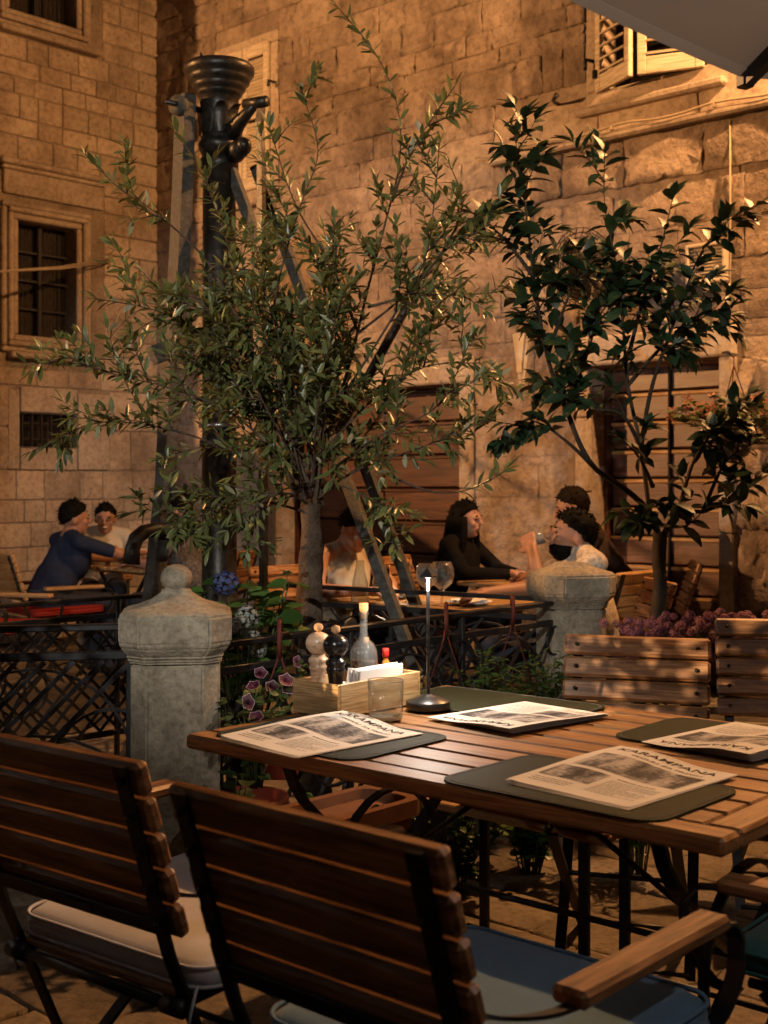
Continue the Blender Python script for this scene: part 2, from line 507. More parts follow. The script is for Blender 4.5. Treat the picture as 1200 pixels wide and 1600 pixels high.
    def prism(s, poly, z0, z1, m=None):
        n = len(poly)
        vs = [(x, y, z0) for x, y in poly] + [(x, y, z1) for x, y in poly]
        fs = [tuple(range(n))[::-1], tuple(range(n, 2 * n))]
        fs += [(i, (i + 1) % n, n + (i + 1) % n, n + i) for i in range(n)]
        return s.add(vs, fs, m)
    def mesh(s, name, mat):
        me = bpy.data.meshes.new(name)
        me.from_pydata(s.v, [], s.f)
        me.polygons.foreach_set('use_smooth', s.sm)
        if mat is not None:
            me.materials.append(M[mat] if isinstance(mat, str) else mat)
        me.update()
        return me
    def build(s, name, mat, parent=None, loc=None, rot=None):
        return link(name, s.mesh(name, mat), parent, loc, rot)

def euler(x, y, z):
    return Matrix.Rotation(z, 4, 'Z') @ Matrix.Rotation(y, 4, 'Y') @ Matrix.Rotation(x, 4, 'X')

def link(name, me, parent=None, loc=None, rot=None, scale=None):
    o = bpy.data.objects.new(name, me)
    col.objects.link(o)
    if parent is not None:
        o.parent = parent
    if loc is not None:
        o.location = loc
    if rot is not None:
        o.rotation_euler = rot
    if scale is not None:
        o.scale = scale
    return o

def tag(o, label, cat, group=None):
    o['label'] = label
    o['category'] = cat
    if group:
        o['group'] = group
    return o

def thing(name, label, cat, loc=(0, 0, 0), rz=0.0, group=None):
    o = bpy.data.objects.new(name, None)
    o.empty_display_size = 0.1
    col.objects.link(o)
    o.location = loc
    o.rotation_euler = (0, 0, rz)
    return tag(o, label, cat, group)

def structure(o):
    o['kind'] = 'structure'
    return o

def dup(root, loc, rz, label, swap=None):
    """copy a thing with its parts and sub-parts"""
    r = root.copy(); col.objects.link(r)
    r.location = loc; r.rotation_euler = (0, 0, rz)
    r['label'] = label
    for ch in list(root.children):
        c = ch.copy(); col.objects.link(c); c.parent = r
        base = ch.name.split('.')[0]
        if swap and base in swap:
            c.data = ch.data.copy(); c.data.materials.clear(); c.data.materials.append(M[swap[base]])
        for g in ch.children:
            d = g.copy(); col.objects.link(d); d.parent = c
            b2 = g.name.split('.')[0]
            if swap and b2 in swap:
                d.data = g.data.copy(); d.data.materials.clear(); d.data.materials.append(M[swap[b2]])
    return r

def arc(c, r, a0, a1, n=12, plane='xz'):
    out = []
    for i in range(n + 1):
        a = R(a0 + (a1 - a0) * i / n)
        x, y = r * math.cos(a), r * math.sin(a)
        if plane == 'xz':
            out.append((c[0] + x, c[1], c[2] + y))
        elif plane == 'yz':
            out.append((c[0], c[1] + x, c[2] + y))
        else:
            out.append((c[0] + x, c[1] + y, c[2]))
    return out

def rounded_rect(w, d, r, n=5):
    pts = []
    for cx, cy, a0 in ((w / 2 - r, d / 2 - r, 0), (-w / 2 + r, d / 2 - r, 90), (-w / 2 + r, -d / 2 + r, 180), (w / 2 - r, -d / 2 + r, 270)):
        for i in range(n + 1):
            a = R(a0 + 90 * i / n)
            pts.append((cx + r * math.cos(a), cy + r * math.sin(a)))
    return pts

def point_light(name, loc, watts, color, radius, parent=None, spot=None, aim=None, blend=0.5):
    ld = bpy.data.lights.new(name, 'SPOT' if spot else 'POINT')
    ld.energy = watts
    ld.color = color
    ld.shadow_soft_size = radius
    o = bpy.data.objects.new(name, ld)
    col.objects.link(o)
    o.location = loc
    if spot:
        ld.spot_size = R(spot)
        ld.spot_blend = blend
        d = Vector(aim) - Vector(loc)
        o.rotation_euler = d.to_track_quat('-Z', 'Y').to_euler()
    if parent is not None:
        o.parent = parent
    return o

# ------------------------------------------------------------------ ground and paving
g = MB()
g.add([(-60, -60, -0.012), (60, -60, -0.012), (60, 60, -0.012), (-60, 60, -0.012)], [(0, 1, 2, 3)])
ground = structure(g.build('ground', 'soil'))

def slab_mesh(seed):
    r = random.Random(seed)
    b = MB()
    nx, ny = 5, 4
    vs, fs = [], []
    xs = [-.5, -.44, -.15, .15, .44, .5]
    ys = [-.5, -.42, 0, .42, .5]
    for j in range(5):
        for i in range(6):
            edge = i in (0, 5) or j in (0, 4)
            jx = r.uniform(-.03, .03) if edge else r.uniform(-.05, .05) * (0 if i in (1, 4) else 1)
            jy = r.uniform(-.03, .03) if edge else 0
            vs.append((xs[i] + jx, ys[j] + jy, (.35 if edge else 1.0 + r.uniform(-.25, .25))))
    for j in range(4):
        for i in range(5):
            a = j * 6 + i
            fs.append((a, a + 1, a + 7, a + 6))
    ring = [i for i in range(6)] + [j * 6 + 5 for j in range(1, 5)] + [24 + i for i in range(4, -1, -1)] + [j * 6 for j in range(3, 0, -1)]
    o = len(vs)
    vs += [(vs[k][0], vs[k][1], -1.0) for k in ring]
    n = len(ring)
    for k in range(n):
        fs.append((ring[k], o + k, o + (k + 1) % n, ring[(k + 1) % n]))
    b.add(vs, fs, None, True)
    return b.mesh('paving_stone', 'paving')

slabs = [slab_mesh(i) for i in range(7)]
ya = R(-43)
ex, ey = Vector((math.cos(ya), math.sin(ya))), Vector((-math.sin(ya), math.cos(ya)))
row, k = -2.2, 0
while row < 4.2:
    hgt = rnd.uniform(.26, .40)
    x = -4.6 + rnd.uniform(0, .4)
    while x < 1.2:
        w = rnd.uniform(.30, .62)
        c = Vector((0.0, 4.6)) + ex * (x + w / 2 + 1.6) + ey * (row + hgt / 2)
        inside = c.y > 2.7 and abs(c.x) < 0.36 * c.y + .3 and c.y < 8.2
        if inside:
            link('paving_stone', slabs[rnd.randrange(7)], ground, (c.x, c.y, 0.0),
                 (rnd.uniform(-.008, .008), rnd.uniform(-.008, .008), ya + rnd.uniform(-.02, .02)),
                 (w - .018, hgt - .018, .012 + rnd.uniform(-.002, .003)))
            k += 1
        x += w
    row += hgt

# ------------------------------------------------------------------ house walls
CORNER = (-2.122, 11.956, 0)
HRZ = R(-43)

def stone_mesh(seed, amp, nx, nz, mat, jit=.02, lip=.45):
    """a wall stone: front towards -y, unit size, back on y = 0"""
    r = random.Random(seed)
    xs = [-.5, -.455] + [-.455 + .91 * i / nx for i in range(1, nx)] + [.455, .5]
    zs = [-.5, -.43] + [-.43 + .86 * i / nz for i in range(1, nz)] + [.43, .5]
    W, H = len(xs), len(zs)
    off = Vector((seed * 3.7, seed * 1.3, seed * 7.1))
    vs, fs = [], []
    for j in range(H):
        for i in range(W):
            e = i in (0, W - 1) or j in (0, H - 1)
            x = xs[i] + r.uniform(-jit, jit) * (1 if not e else .6)
            z = zs[j] + r.uniform(-jit, jit) * (1 if not e else .6)
            nn = noise.fractal(Vector((x * 2.2, 0, z * 1.6)) + off, 1.0, 2.0, 4)
            y = -lip if e else -1.0 + amp * nn
            vs.append((x, y, z))
    for j in range(H - 1):
        for i in range(W - 1):
            a = j * W + i
            fs.append((a, a + 1, a + W + 1, a + W))
    ring = [i for i in range(W)] + [j * W + W - 1 for j in range(1, H)] + [(H - 1) * W + i for i in range(W - 2, -1, -1)] + [j * W for j in range(H - 2, 0, -1)]
    o = len(vs)
    vs += [(vs[q][0], 0.02, vs[q][2]) for q in ring]
    n = len(ring)
    for q in range(n):
        fs.append((ring[q], o + q, o + (q + 1) % n, ring[(q + 1) % n]))
    b = MB()
    b.add(vs, fs, None, True)
    return b.mesh('wall_stone', mat)

def lay_courses(house, place, length, z0, z1, hrange, wrange, gap, holes, meshes, depth, rr):
    """courses of single stones, cut round the openings"""
    z = z0
    while z < z1 - .05:
        h = min(rr.uniform(*hrange), z1 - z)
        if z1 - z - h < .08:
            h = z1 - z
        spans = [(0.0, length)]
        for (a, b, c, d) in holes:
            if z + h > c + .01 and z < d - .01:
                ns = []
                for (s0, s1) in spans:
                    if b <= s0 or a >= s1:
                        ns.append((s0, s1)); continue
                    if a > s0:
                        ns.append((s0, a))
                    if b < s1:
                        ns.append((b, s1))
                spans = ns
        for (s0, s1) in spans:
            x = s0
            while x < s1 - .03:
                w = rr.uniform(*wrange)
                if s1 - x - w < wrange[0] * .7:
                    w = s1 - x
                place(rr.choice(meshes), x + w / 2, z + h / 2, w - gap, depth * rr.uniform(.75, 1.2), h - gap)
                x += w
        z += h

def core_wall(house, name, mat, axis, length, height, holes, thick):
    """the wall behind the stones, with its openings"""
    b = MB()
    xs = sorted({0.0, length} | {h[0] for h in holes} | {h[1] for h in holes})
    zs = sorted({0.0, height} | {max(0, h[2]) for h in holes} | {min(height, h[3]) for h in holes})
    xs = [x for x in xs if 0 <= x <= length]
    for i in range(len(xs) - 1):
        for j in range(len(zs) - 1):
            cx, cz = (xs[i] + xs[i + 1]) / 2, (zs[j] + zs[j + 1]) / 2
            if any(h[0] < cx < h[1] and h[2] < cz < h[3] for h in holes):
                continue
            w, hh = xs[i + 1] - xs[i], zs[j + 1] - zs[j]
            if axis == 'x':
                b.box((cx, thick / 2, cz), (w, thick, hh))
            else:
                b.box((-thick / 2, -cx, cz), (thick, w, hh))
    return b.build(name, mat, house)

# ---- the left house: squared ashlar, runs along -y of the corner frame, faces +x
houseL = thing('ashlar_house', 'house wall of squared pale blocks with moulded stone window frames at left', 'building', CORNER, HRZ)
ash = [stone_mesh(40 + i, .28, 4, 3, 'ashlar', .022, .40) for i in range(9)]
WIN = [(.905, 1.485, 2.62, 3.60), (.905, 1.565, 5.37, 6.6), (.885, 1.456, 1.668, 1.958)]
FRAMES = [(.60, 1.63, 2.40, 4.12), (.62, 1.72, 5.24, 6.9), (.55, 1.56, 1.47, 2.19)]
core_wall(houseL, 'wall', 'mortar', 'y', 4.2, 7.2, WIN, .5)
def placeL(me, s, z, w, d, h):
    link('wall_stone', me, houseL, (0, -s, z), (0, 0, R(90)), (w, d, h))
rr = random.Random(5)
lay_courses(houseL, placeL, 1.66, 0.0, 1.47, (.18, .225), (.20, .40), .014, FRAMES, ash, .018, rr)
lay_courses(houseL, placeL, 1.66, 1.47, 2.19, (.34, .38), (.26, .55), .016, FRAMES, ash, .022, rr)
lay_courses(houseL, placeL, 1.66, 2.19, 6.4, (.145, .205), (.18, .38), .016, FRAMES, ash, .020, rr)
# pilaster at the left edge of the picture
lay_courses(houseL, lambda me, s, z, w, d, h: link('quoin_stone', me, houseL, (0, -s - 1.68, z), (0, 0, R(90)), (w, d, h)),
            2.4, 0.0, 7.1, (.42, .6), (.5, .9), .012, [], ash, .09, rr)

def frame_boards(parent, house_axis, s0, s1, z0, z1, w, d, mat, name='frame', bev=.012, y0=0.0):
    """four mitre-less boards round an opening; proud by d"""
    cx, cz = (s0 + s1) / 2, (z0 + z1) / 2
    parts = [((s0 - w / 2), cz, w, z1 - z0), ((s1 + w / 2), cz, w, z1 - z0),
             (cx, z1 + w / 2, s1 - s0 + 2 * w, w), (cx, z0 - w / 2, s1 - s0 + 2 * w, w)]
    for (s, z, ww, hh) in parts:
        b = MB()
        if house_axis == 'y':
            b.box((y0 + d / 2, -s, z), (d, ww - .002, hh - .002), None, bev)
        else:
            b.box((s, -y0 - d / 2, z), (ww - .002, d, hh - .002), None, bev)
        b.build(name, mat, parent)

for (a, b_, c, d), (fa, fb, fc, fd), kind in zip(WIN, FRAMES, (0, 1, 2)):
    pane = MB().box((-.16, -(a + b_) / 2, (c + d) / 2), (.02, b_ - a + .02, d - c + .02)).build('window', 'window_glass', houseL)
    if kind < 2:
        frame_boards(pane, 'y', a, b_, c, d, .055, .05, 'trim', 'frame_moulding')
        frame_boards(pane, 'y', a - .055, b_ + .055, c - .055, d + .055, .045, .075, 'trim', 'frame_moulding')
        frame_boards(pane, 'y', a - .10, b_ + .10, c - .10, d + .10, .05, .045, 'trim', 'frame_moulding')
        MB().box((-.10, -(a + b_) / 2, (c + d) / 2), (.03, .045, d - c), None, .005).build('mullion', 'iron', pane)
        for q in (.25, .5, .75):
            MB().box((-.105, -(a + b_) / 2, c + (d - c) * q), (.02, b_ - a, .018)).build('glazing_bar', 'iron', pane)
        cu = MB()
        for q in range(2):
            y0 = -(a + .05 + (b_ - a) * .5 * q)
            vs = []
            for i in range(15):
                vs += [(-.148 + .012 * math.sin(i * 1.9), y0 - i * .013, c), (-.148 + .012 * math.sin(i * 1.9 + .4), y0 - i * .013, d)]
            cu.add(vs, [(2 * i, 2 * i + 2, 2 * i + 3, 2 * i + 1) for i in range(14)], None, True)
        cu.build('curtain', 'curtain', pane)
        MB().box((.05, -(fa + fb) / 2 , c - .175), (.10, (b_ - a) + .34, .05), None, .012).build('sill', 'trim', pane)
    else:
        for q in range(6):
            MB().box((-.03, -(a + .05 + (b_ - a - .1) * q / 5), (c + d) / 2), (.016, .016, d - c)).build('bar', 'iron', pane)
        for q in (.25, .72):
            MB().box((-.045, -(a + b_) / 2, c + (d - c) * q), (.012, b_ - a, .014)).build('bar', 'iron', pane)
# frieze above the middle window with a small cornice, and the slabs round the barred window
MB().box((.018, -1.115, 3.92), (.036, 1.0, .22), None, .008).build('frieze', 'trim', houseL)
MB().box((.05, -1.13, 4.075), (.10, 1.06, .05), None, .014).build('cornice', 'trim', houseL)
MB().box((.035, -1.13, 4.03), (.07, 1.02, .035), None, .01).build('cornice', 'trim', houseL)
for (s, z, w, h) in ((.715, 1.815, .33, .68), (1.515, 1.815, .11, .68), (1.17, 2.075, .565, .22), (1.17, 1.566, .565, .19)):
    MB().box((.012, -s, z), (.03, w - .006, h - .006), None, .005).build('slab', 'trim', houseL)

for k in range(2):
    ow = MB().tube([(-2.468, 11.54, 3.36 + .03 * k), (-2.66, 10.5, 3.12 + .015 * k), (-2.85, 9.5, 2.93), (-3.4, 6.6, 2.42 - .02 * k)], .008, 6).build('overhead_wire', 'cable')
    tag(ow, 'thin pale wire crossing the middle window, ' + ('upper strand' if k else 'lower strand'), 'wire', 'wires across the left window')

# ---- the right house: rough masonry, runs along +x, faces -y
houseR = thing('rough_stone_house', 'tall house wall of rough weathered masonry behind the diners', 'building', CORNER, HRZ)
rub = [stone_mesh(90 + i, 1.0, 8, 5, 'rubble', .045, .52) for i in range(16)]
HOLES = [(1.72, 3.70, 0, 2.09), (4.83, 5.80, 0, 2.14), (4.90, 5.70, 3.99, 5.35), (.96, 1.60, 3.90, 5.10)]
FR = [(1.60, 3.82, 0, 2.30), (4.72, 5.96, 0, 2.42), (4.78, 5.82, 3.66, 5.5), (.86, 1.70, 3.80, 5.20), (4.0, 9.5, 3.30, 3.98)]
core_wall(houseR, 'wall', 'render', 'x', 9.5, 7.2, HOLES, .45)
def placeR(me, s, z, w, d, h):
    link('wall_stone', me, houseR, (s, 0, z), (0, rr.uniform(-.025, .025), 0), (w, d * rr.uniform(.6, 1.4), h))
lay_courses(houseR, placeR, 6.7, 0.0, 2.36, (.24, .40), (.34, .85), .004, FR, rub, .014, rr)
lay_courses(houseR, placeR, 6.7, 2.36, 6.3, (.13, .29), (.17, .54), .004, FR, rub, .024, rr)
# the belt below the upper window: smooth band, ledge, rough belt
x = 4.0
while x < 7.2:
    w = rr.uniform(.5, .95)
    link('wall_stone', rr.choice(ash), houseR, (x + w / 2, 0, 3.83), None, (w - .006, .030, .285))
    x += w
x = 4.0
while x < 7.2:
    w = rr.uniform(.35, .7)
    link('wall_stone', rr.choice(rub), houseR, (x + w / 2, 0, 3.47), None, (w - .01, .045, .30))
    x += w
MB().box((5.6, -.05, 3.655), (3.2, .10, .05), None, .016).build('ledge', 'trim', houseR)
cb = MB()
cb.tube([(3.9 + .1 * i, -.105 - .004 * math.sin(i * 2.1), 3.70 - .012 * math.sin(i * .9)) for i in range(34)], .008, 6)
cb.build('cable', 'cable', houseR)
for i in range(4):
    MB().box((4.3 + .75 * i, -.10, 3.70), (.02, .03, .03)).build('cable_clip', 'cable', houseR)
# second thin wire running down from the ledge past the vent
MB().tube([(5.885, -.06, 3.6), (5.88, -.05, 2.9), (5.885, -.06, 2.6), (5.87, -.05, 2.05)], .006, 6).build('wire', 'cable', houseR)
MB().tube([(4.335, -.05, 3.6), (4.34, -.055, 2.6), (4.33, -.05, 1.95)], .007, 6).build('wire', 'cable', houseR)

def shutter_leaf(parent, hinge, width, z0, z1, ang, sgn, pitch=.084, tilt=22):
    """louvred leaf hinged at the wall; sgn +1 opens from the left jamb, -1 from the right"""
    leaf = MB()
    h = z1 - z0
    st = .055
    for xx in (st / 2, width - st / 2):
        leaf.box((sgn * xx, 0, h / 2), (st, .035, h), None, .004)
    for zz, hh in ((.055, .11), (h - .05, .10), (h * .52, .08)):
        leaf.box((sgn * width / 2, 0, zz), (width - 2 * st, .030, hh), None, .003)
    o = leaf.build('shutter', 'shutter', parent, (hinge, -.045, z0), (0, 0, ang))
    zz = .135
    sm = MB().box((0, 0, 0), (width - 2 * st - .004, .045, .012), (R(tilt), 0, 0)).mesh('louvre', 'shutter')
    while zz < h - .11:
        if abs(zz - h * .52) > .055:
            link('louvre', sm, o, (sgn * width / 2, 0, zz))
        zz += pitch
    MB().box((sgn * .02, -.03, .12), (.03, .03, .06), None, .006).build('hinge', 'iron', o)
    return o

def shuttered_window(s0, s1, z0, z1, angL, angR, openn):
    w = MB().box(((s0 + s1) / 2, .20, (z0 + z1) / 2), (s1 - s0, .02, z1 - z0)).build('window', 'dark_room' if openn else 'window_glass', houseR)
    frame_boards(w, 'x', s0, s1, z0, z1, .10, .03, 'trim', 'frame', .01)
    MB().box(((s0 + s1) / 2, -.045, z0 - .135), (s1 - s0 + .3, .09, .055), None, .014).build('sill', 'trim', w)
    wd = (s1 - s0) / 2
    return w, wd
w, wd = shuttered_window(4.90, 5.70, 3.99, 5.35, 0, 0, True)
shutter_leaf(houseR, 4.90, .40, 3.97, 5.36, R(-24), 1)
shutter_leaf(houseR, 5.70, .42, 3.97, 5.36, R(20), -1)
w, wd = shuttered_window(.96, 1.60, 3.90, 5.10, 0, 0, False)
shutter_leaf(houseR, .955, .322, 3.88, 5.11, R(0), 1, .030, 55)
shutter_leaf(houseR, 1.605, .322, 3.88, 5.11, R(0), -1, .030, 55)
MB().tube([(1.66, -.03, 4.75), (1.66, -.10, 4.75), (1.665, -.105, 4.70)], .012, 6).build('shutter_hook', 'iron', houseR)
MB().tube([(4.86, -.03, 4.2), (4.84, -.09, 4.2), (4.84, -.095, 4.13)], .014, 6).build('shutter_hook', 'iron', houseR)
MB().tube([(4.56, 0, 3.97), (4.60, -.13, 3.965), (4.68, -.20, 3.97)], [.014, .012, .02], 6).build('iron_stub', 'iron', houseR)

# door with red-brown boards (behind the olive) and board doors behind the orange tree
def board_door(s0, s1, ztop, pitch, mat, strip_mat, nsplit):
    d = MB().box(((s0 + s1) / 2, .26, ztop / 2), (s1 - s0, .03, ztop)).build('door', 'dark_room', houseR)
    z = .02
    ws = (s1 - s0 - .04) / nsplit
    me = MB().box((0, 0, 0), (ws - .008, .035, pitch - .028), None, .008).mesh('door_board', mat)
    ms = MB().box((0, 0, 0), (ws - .008, .05, .026), None, .006).mesh('door_strip', strip_mat)
    while z + pitch < ztop + .03:
        for k in range(nsplit):
            xx = s0 + .02 + ws * (k + .5)
            link('door_board', me, d, (xx, .225, z + pitch / 2))
            link('door_strip', ms, d, (xx, .218, z + pitch - .012))
        z += pitch
    for xx in (s0 + .012, s1 - .012):
        MB().box((xx, .20, ztop / 2), (.024, .10, ztop - .004)).build('door_jamb', mat, d)
    return d
board_door(1.72, 3.70, 2.09, .258, 'door1', 'door1', 2)
d2 = board_door(4.83, 5.80, 2.14, .194, 'door2', 'pale_chair', 2)  # pale strip colour stands in for light caught on board edges
MB().box((5.315, .195, 1.07), (.014, .03, 2.1)).build('door_seam', 'dark_room', d2)
for (s0, s1, zt, w) in ((1.72, 3.70, 2.09, .11), (4.83, 5.80, 2.14, .105)):
    for s in (s0 - w / 2, s1 + w / 2):
        z = 0
        while z < zt - .1:
            h = min(rr.uniform(.5, .8), zt - z)
            MB().box((s, -.022, z + h / 2), (w - .004, .07, h - .006), None, .010).build('jamb_stone', 'trim', houseR)
            z += h
    n = 3 if s1 - s0 > 1.5 else 1
    tot = s1 - s0 + 2 * w
    for k in range(n):
        MB().box((s0 - w + tot * (k + .5) / n, -.026, zt + .10), (tot / n - .006, .08, .195), None, .012).build('lintel_stone', 'trim', houseR)
# strip of plinth stones at the right edge, bright rough corner block
for z in (.0, .55, 1.05, 1.6):
    link('wall_stone', rr.choice(rub), houseR, (6.1, 0, z + .26), None, (.26, .12, .5))

# wall vent
v = thing('wall_vent', 'square louvred metal vent on the stone wall above the board door', 'vent', CORNER, HRZ)
for s, z, w, h in ((5.61, 2.725, .02, .25), (5.865, 2.725, .02, .25), (5.737, 2.84, .235, .02), (5.737, 2.61, .235, .02)):
    MB().box((s, -.075, z), (w, .07, h), None, .004).build('frame', 'plaster_pale', v)
me = MB().box((0, 0, 0), (.232, .04, .006), (R(35), 0, 0)).mesh('slat', 'plaster_pale')
for i in range(10):
    link('slat', me, v, (5.737, -.072, 2.632 + i * .021))
MB().box((5.737, -.035, 2.725), (.24, .02, .22)).build('backing', 'dark_room', v)

# wall fan with wire cage
fan = thing('wall_fan', 'round wall fan with rusty wire cage above the drinking man', 'fan', (0, 0, 0))
fc = Vector((1.26, 8.05, 2.70))
fan.location = fc
fdir = Vector((-.75, -.62, -.25)).normalized()
fq = fdir.to_track_quat('-Y', 'Z').to_euler()
cg = MB()
for i in range(9):
    r = .025 + .235 * i / 8
    dep = -.085 * math.cos(i / 8 * math.pi / 2)
    cg.tube(arc((0, dep, 0), r, 0, 360, 28), .0035, 4, False)
    cg.tube(arc((0, .085 * math.cos(i / 8 * math.pi / 2), 0), r, 0, 360, 28), .0035, 4, False)
for k in range(28):
    a = 2 * math.pi * k / 28
    cg.tube([(math.cos(a) * (.03 + .23 * i / 6), -.087 * math.cos(i / 6 * math.pi / 2), math.sin(a) * (.03 + .23 * i / 6)) for i in range(7)], .0028, 4, False)
cg.build('cage', 'old_iron', fan, None, fq)
MB().tube([(0, -.05, 0), (0, .17, 0)], [.05, .065], 14).build('motor', 'old_iron', fan, None, fq)
for k in range(3):
    bl = MB()
    a0 = k * 2 * math.pi / 3
    pts = []
    for i in range(6):
        r = .04 + .17 * i / 5
        w = .035 + .05 * math.sin(i / 5 * math.pi * .8)
        for sg in (-1, 1):
            pts.append((r, sg * w * .35, sg * w))
    vs = [(math.cos(a0) * p[0] - math.sin(a0) * p[2], p[1], math.sin(a0) * p[0] + math.cos(a0) * p[2]) for p in pts]
    bl.add(vs, [(2 * i, 2 * i + 2, 2 * i + 3, 2 * i + 1) for i in range(5)], None, True)
    bl.build('blade', 'old_iron', fan, None, fq)
wl = Vector((CORNER[0], CORNER[1], 0)) + Vector((math.cos(HRZ), math.sin(HRZ), 0)) * 4.85 + Vector((0, 0, 2.62))
MB().tube([Vector((0, 0, 0)), Vector((.10, .10, -.10)), wl - fc], .018, 8).build('bracket', 'old_iron', fan)
MB().box(wl - fc, (.10, .04, .2), (0, 0, HRZ)).build('wall_plate', 'old_iron', fan)

# two cone-shaped wall lights (unlit) by the wire
for s, z, lab in ((4.25, 2.21, 'tapering amber wall sconce left of the fan'), (4.78, 2.12, 'tapering amber wall sconce by the board door edge')):
    sc_ = thing('wall_sconce', lab, 'sconce', (CORNER[0] + math.cos(HRZ) * s, CORNER[1] + math.sin(HRZ) * s, z), HRZ, 'cone sconces on the wall')
    vs, fs = [], []
    for i in range(7):
        t = i / 6
        r = .022 + .05 * t
        for j in range(9):
            a = math.pi * j / 8
            vs.append((r * math.cos(a), -.012 - r * math.sin(a) * .9, -.16 + .36 * t))
    for i in range(6):
        for j in range(8):
            fs.append((i * 9 + j, i * 9 + j + 1, (i + 1) * 9 + j + 1, (i + 1) * 9 + j))
    MB().add(vs, fs, None, True).build('shade', 'plaster_pale', sc_)
    MB().box((0, -.035, .0), (.05, .03, .16), None, .006).build('back_plate', 'plaster_pale', sc_)

# ------------------------------------------------------------------ stone posts and iron fence of the well
def chamfered_square(h, c):
    return [(h, -h + c), (h, h - c), (h - c, h), (-h + c, h), (-h, h - c), (-h, -h + c), (-h + c, -h), (h - c, -h)]

def stone_post(loc, rz, label, finial):
    p = thing('stone_post', label, 'post', loc, rz, 'stone posts of the iron fence')
    base = chamfered_square(.132, .050)
    def loft(prof, name):
        vs, fs = [], []
        for (k, z, rd) in prof:
            for (x, y) in base:
                r = math.hypot(x, y)
                q = .132 / r
                vs.append((x * k * (1 - rd + rd * q), y * k * (1 - rd + rd * q), z))
        n = 8
        for i in range(len(prof) - 1):
            for j in range(n):
                fs.append((i * n + j, i * n + (j + 1) % n, (i + 1) * n + (j + 1) % n, (i + 1) * n + j))
        fs.append(tuple(range(n))[::-1]); fs.append(tuple((len(prof) - 1) * n + j for j in range(n)))
        me = MB().add(vs, fs).mesh(name, 'post')
        bm = bmesh.new(); bm.from_mesh(me)
        bmesh.ops.bevel(bm, geom=[e for e in bm.edges if e.calc_face_angle(0) > .3], offset=.006, segments=2, affect='EDGES')
        bmesh.ops.subdivide_edges(bm, edges=[e for e in bm.edges if e.calc_length() > .06], cuts=2, use_grid_fill=True)
        for v in bm.verts:
            nv = noise.fractal(v.co * 14, 1.0, 2.0, 3)
            v.co += v.normal * nv * .0030 if v.normal.length else Vector()
        bm.to_mesh(me); bm.free()
        for pl in me.polygons: pl.use_smooth = False
        return link(name, me, p)
    loft([(1.12, 0, 0), (1.12, .10, 0), (1.0, .13, 0), (1.0, .800, 0)], 'shaft')
    top = [(1.0, .8015, 0), (1.06, .806, 0), (1.06, .818, 0), (1.02, .822, 0), (1.10, .832, 0), (1.22, .850, 0), (1.27, .866, 0), (1.27, .944, 0),
           (1.20, .956, 0), (.92, .967, .1), (.66, .981, .25), (.47, .999, .5)]
    if finial:
        top += [(.36, 1.012, .7), (.335, 1.024, .9)]
    loft(top, 'cap')
    if finial:
        MB().ball((0, 0, 1.050), (.049, .049, .043), 18, 12).build('finial', 'post', p)
    return p
POST1, POST2 = Vector((-.634, 3.9, 0)), Vector((.82, 5.6, 0))
stone_post(POST1, R(7), 'pale stone post with round finial left of the set table', True)
stone_post(POST2, R(16), 'dark stone post without its finial in front of the drinking man', False)

def fence(p0, p1, ztop, label, lattice, arcs, gap0=.13, gap1=.13):
    d = Vector(p1) - Vector(p0)
    L = d.length
    rz = math.atan2(d.y, d.x)
    f = thing('iron_fence', label, 'fence', (p0[0], p0[1], 0), rz, 'wrought iron fence round the old pump')
    zb = .16
    a, b = gap0, L - gap1
    MB().box(((a + b) / 2, 0, ztop), (b - a, .034, .020), None, .004).build('top_rail', 'iron', f)
    MB().box(((a + b) / 2, 0, ztop - .085), (b - a, .014, .026), None, .003).build('rail', 'iron', f)
    MB().box(((a + b) / 2, 0, zb), (b - a, .014, .030), None, .003).build('rail', 'iron', f)
    n = max(2, round((b - a) / .75) + 1)
    for i in range(n):
        x = a + .01 + (b - a - .02) * i / (n - 1)
        MB().box((x, 0, (ztop + .0) / 2), (.022, .022, ztop - .01), None, .003).build('upright', 'iron', f)
    zc, hh = (ztop - .098 + zb) / 2, (ztop - .098 - zb)
    me = MB().box((0, 0, 0), (hh * 1.40, .008, .014)).mesh('lattice_bar', 'iron')
    if lattice:
        x = a + hh / 2
        k = 0
        while x < b - hh / 2:
            for sg in (-1, 1):
                link('lattice_bar', me, f, (x, .008 * sg, zc), (0, R(45) * sg, 0))
            x += lattice
            k += 1
    x = a + .30
    while x < b - .1 and arcs:
        r = hh * .46
        MB().strip(arc((x, -.012, zc), r, 0, 360, 28), .016, .008, (0, 1, 0)).build('ring', 'iron', f)
        MB().strip(arc((x, -.012, zb + .02), r * 1.35, 8, 172, 18), .016, .008, (0, 1, 0)).build('arch', 'iron', f)
        for sg in (-1, 1):
            sp = []
            for i in range(26):
                t = i / 25
                rad = r * (.16 + .75 * t)
                an = sg * (t * 5.2 + 1.0)
                sp.append((x + sg * r * .9 + rad * math.cos(an) * .8, -.02, zc + rad * math.sin(an) * .8))
            MB().strip(sp, .016, .009, (0, 1, 0)).build('scroll', 'iron', f)
        MB().strip(arc((x + .33, -.016, ztop - .16), .06, 0, 360, 16), .014, .007, (0, 1, 0)).build('ring', 'iron', f)
        x += .66
    return f
fence(POST1, (-2.5, 3.54, 0), .905, 'iron lattice fence running left from the finial post', .085, True)
fence(POST1, POST2, .83, 'iron scroll fence between the two stone posts behind the table', .20, True)
fence(POST2, (-.75, 6.62, 0), .83, 'iron scroll fence receding behind the olive from the broken post', .30, True)
fence((-.75, 6.62, 0), (-2.30, 5.05, 0), .80, 'far side of the iron fence behind the pump', .10, True, .02, .02)

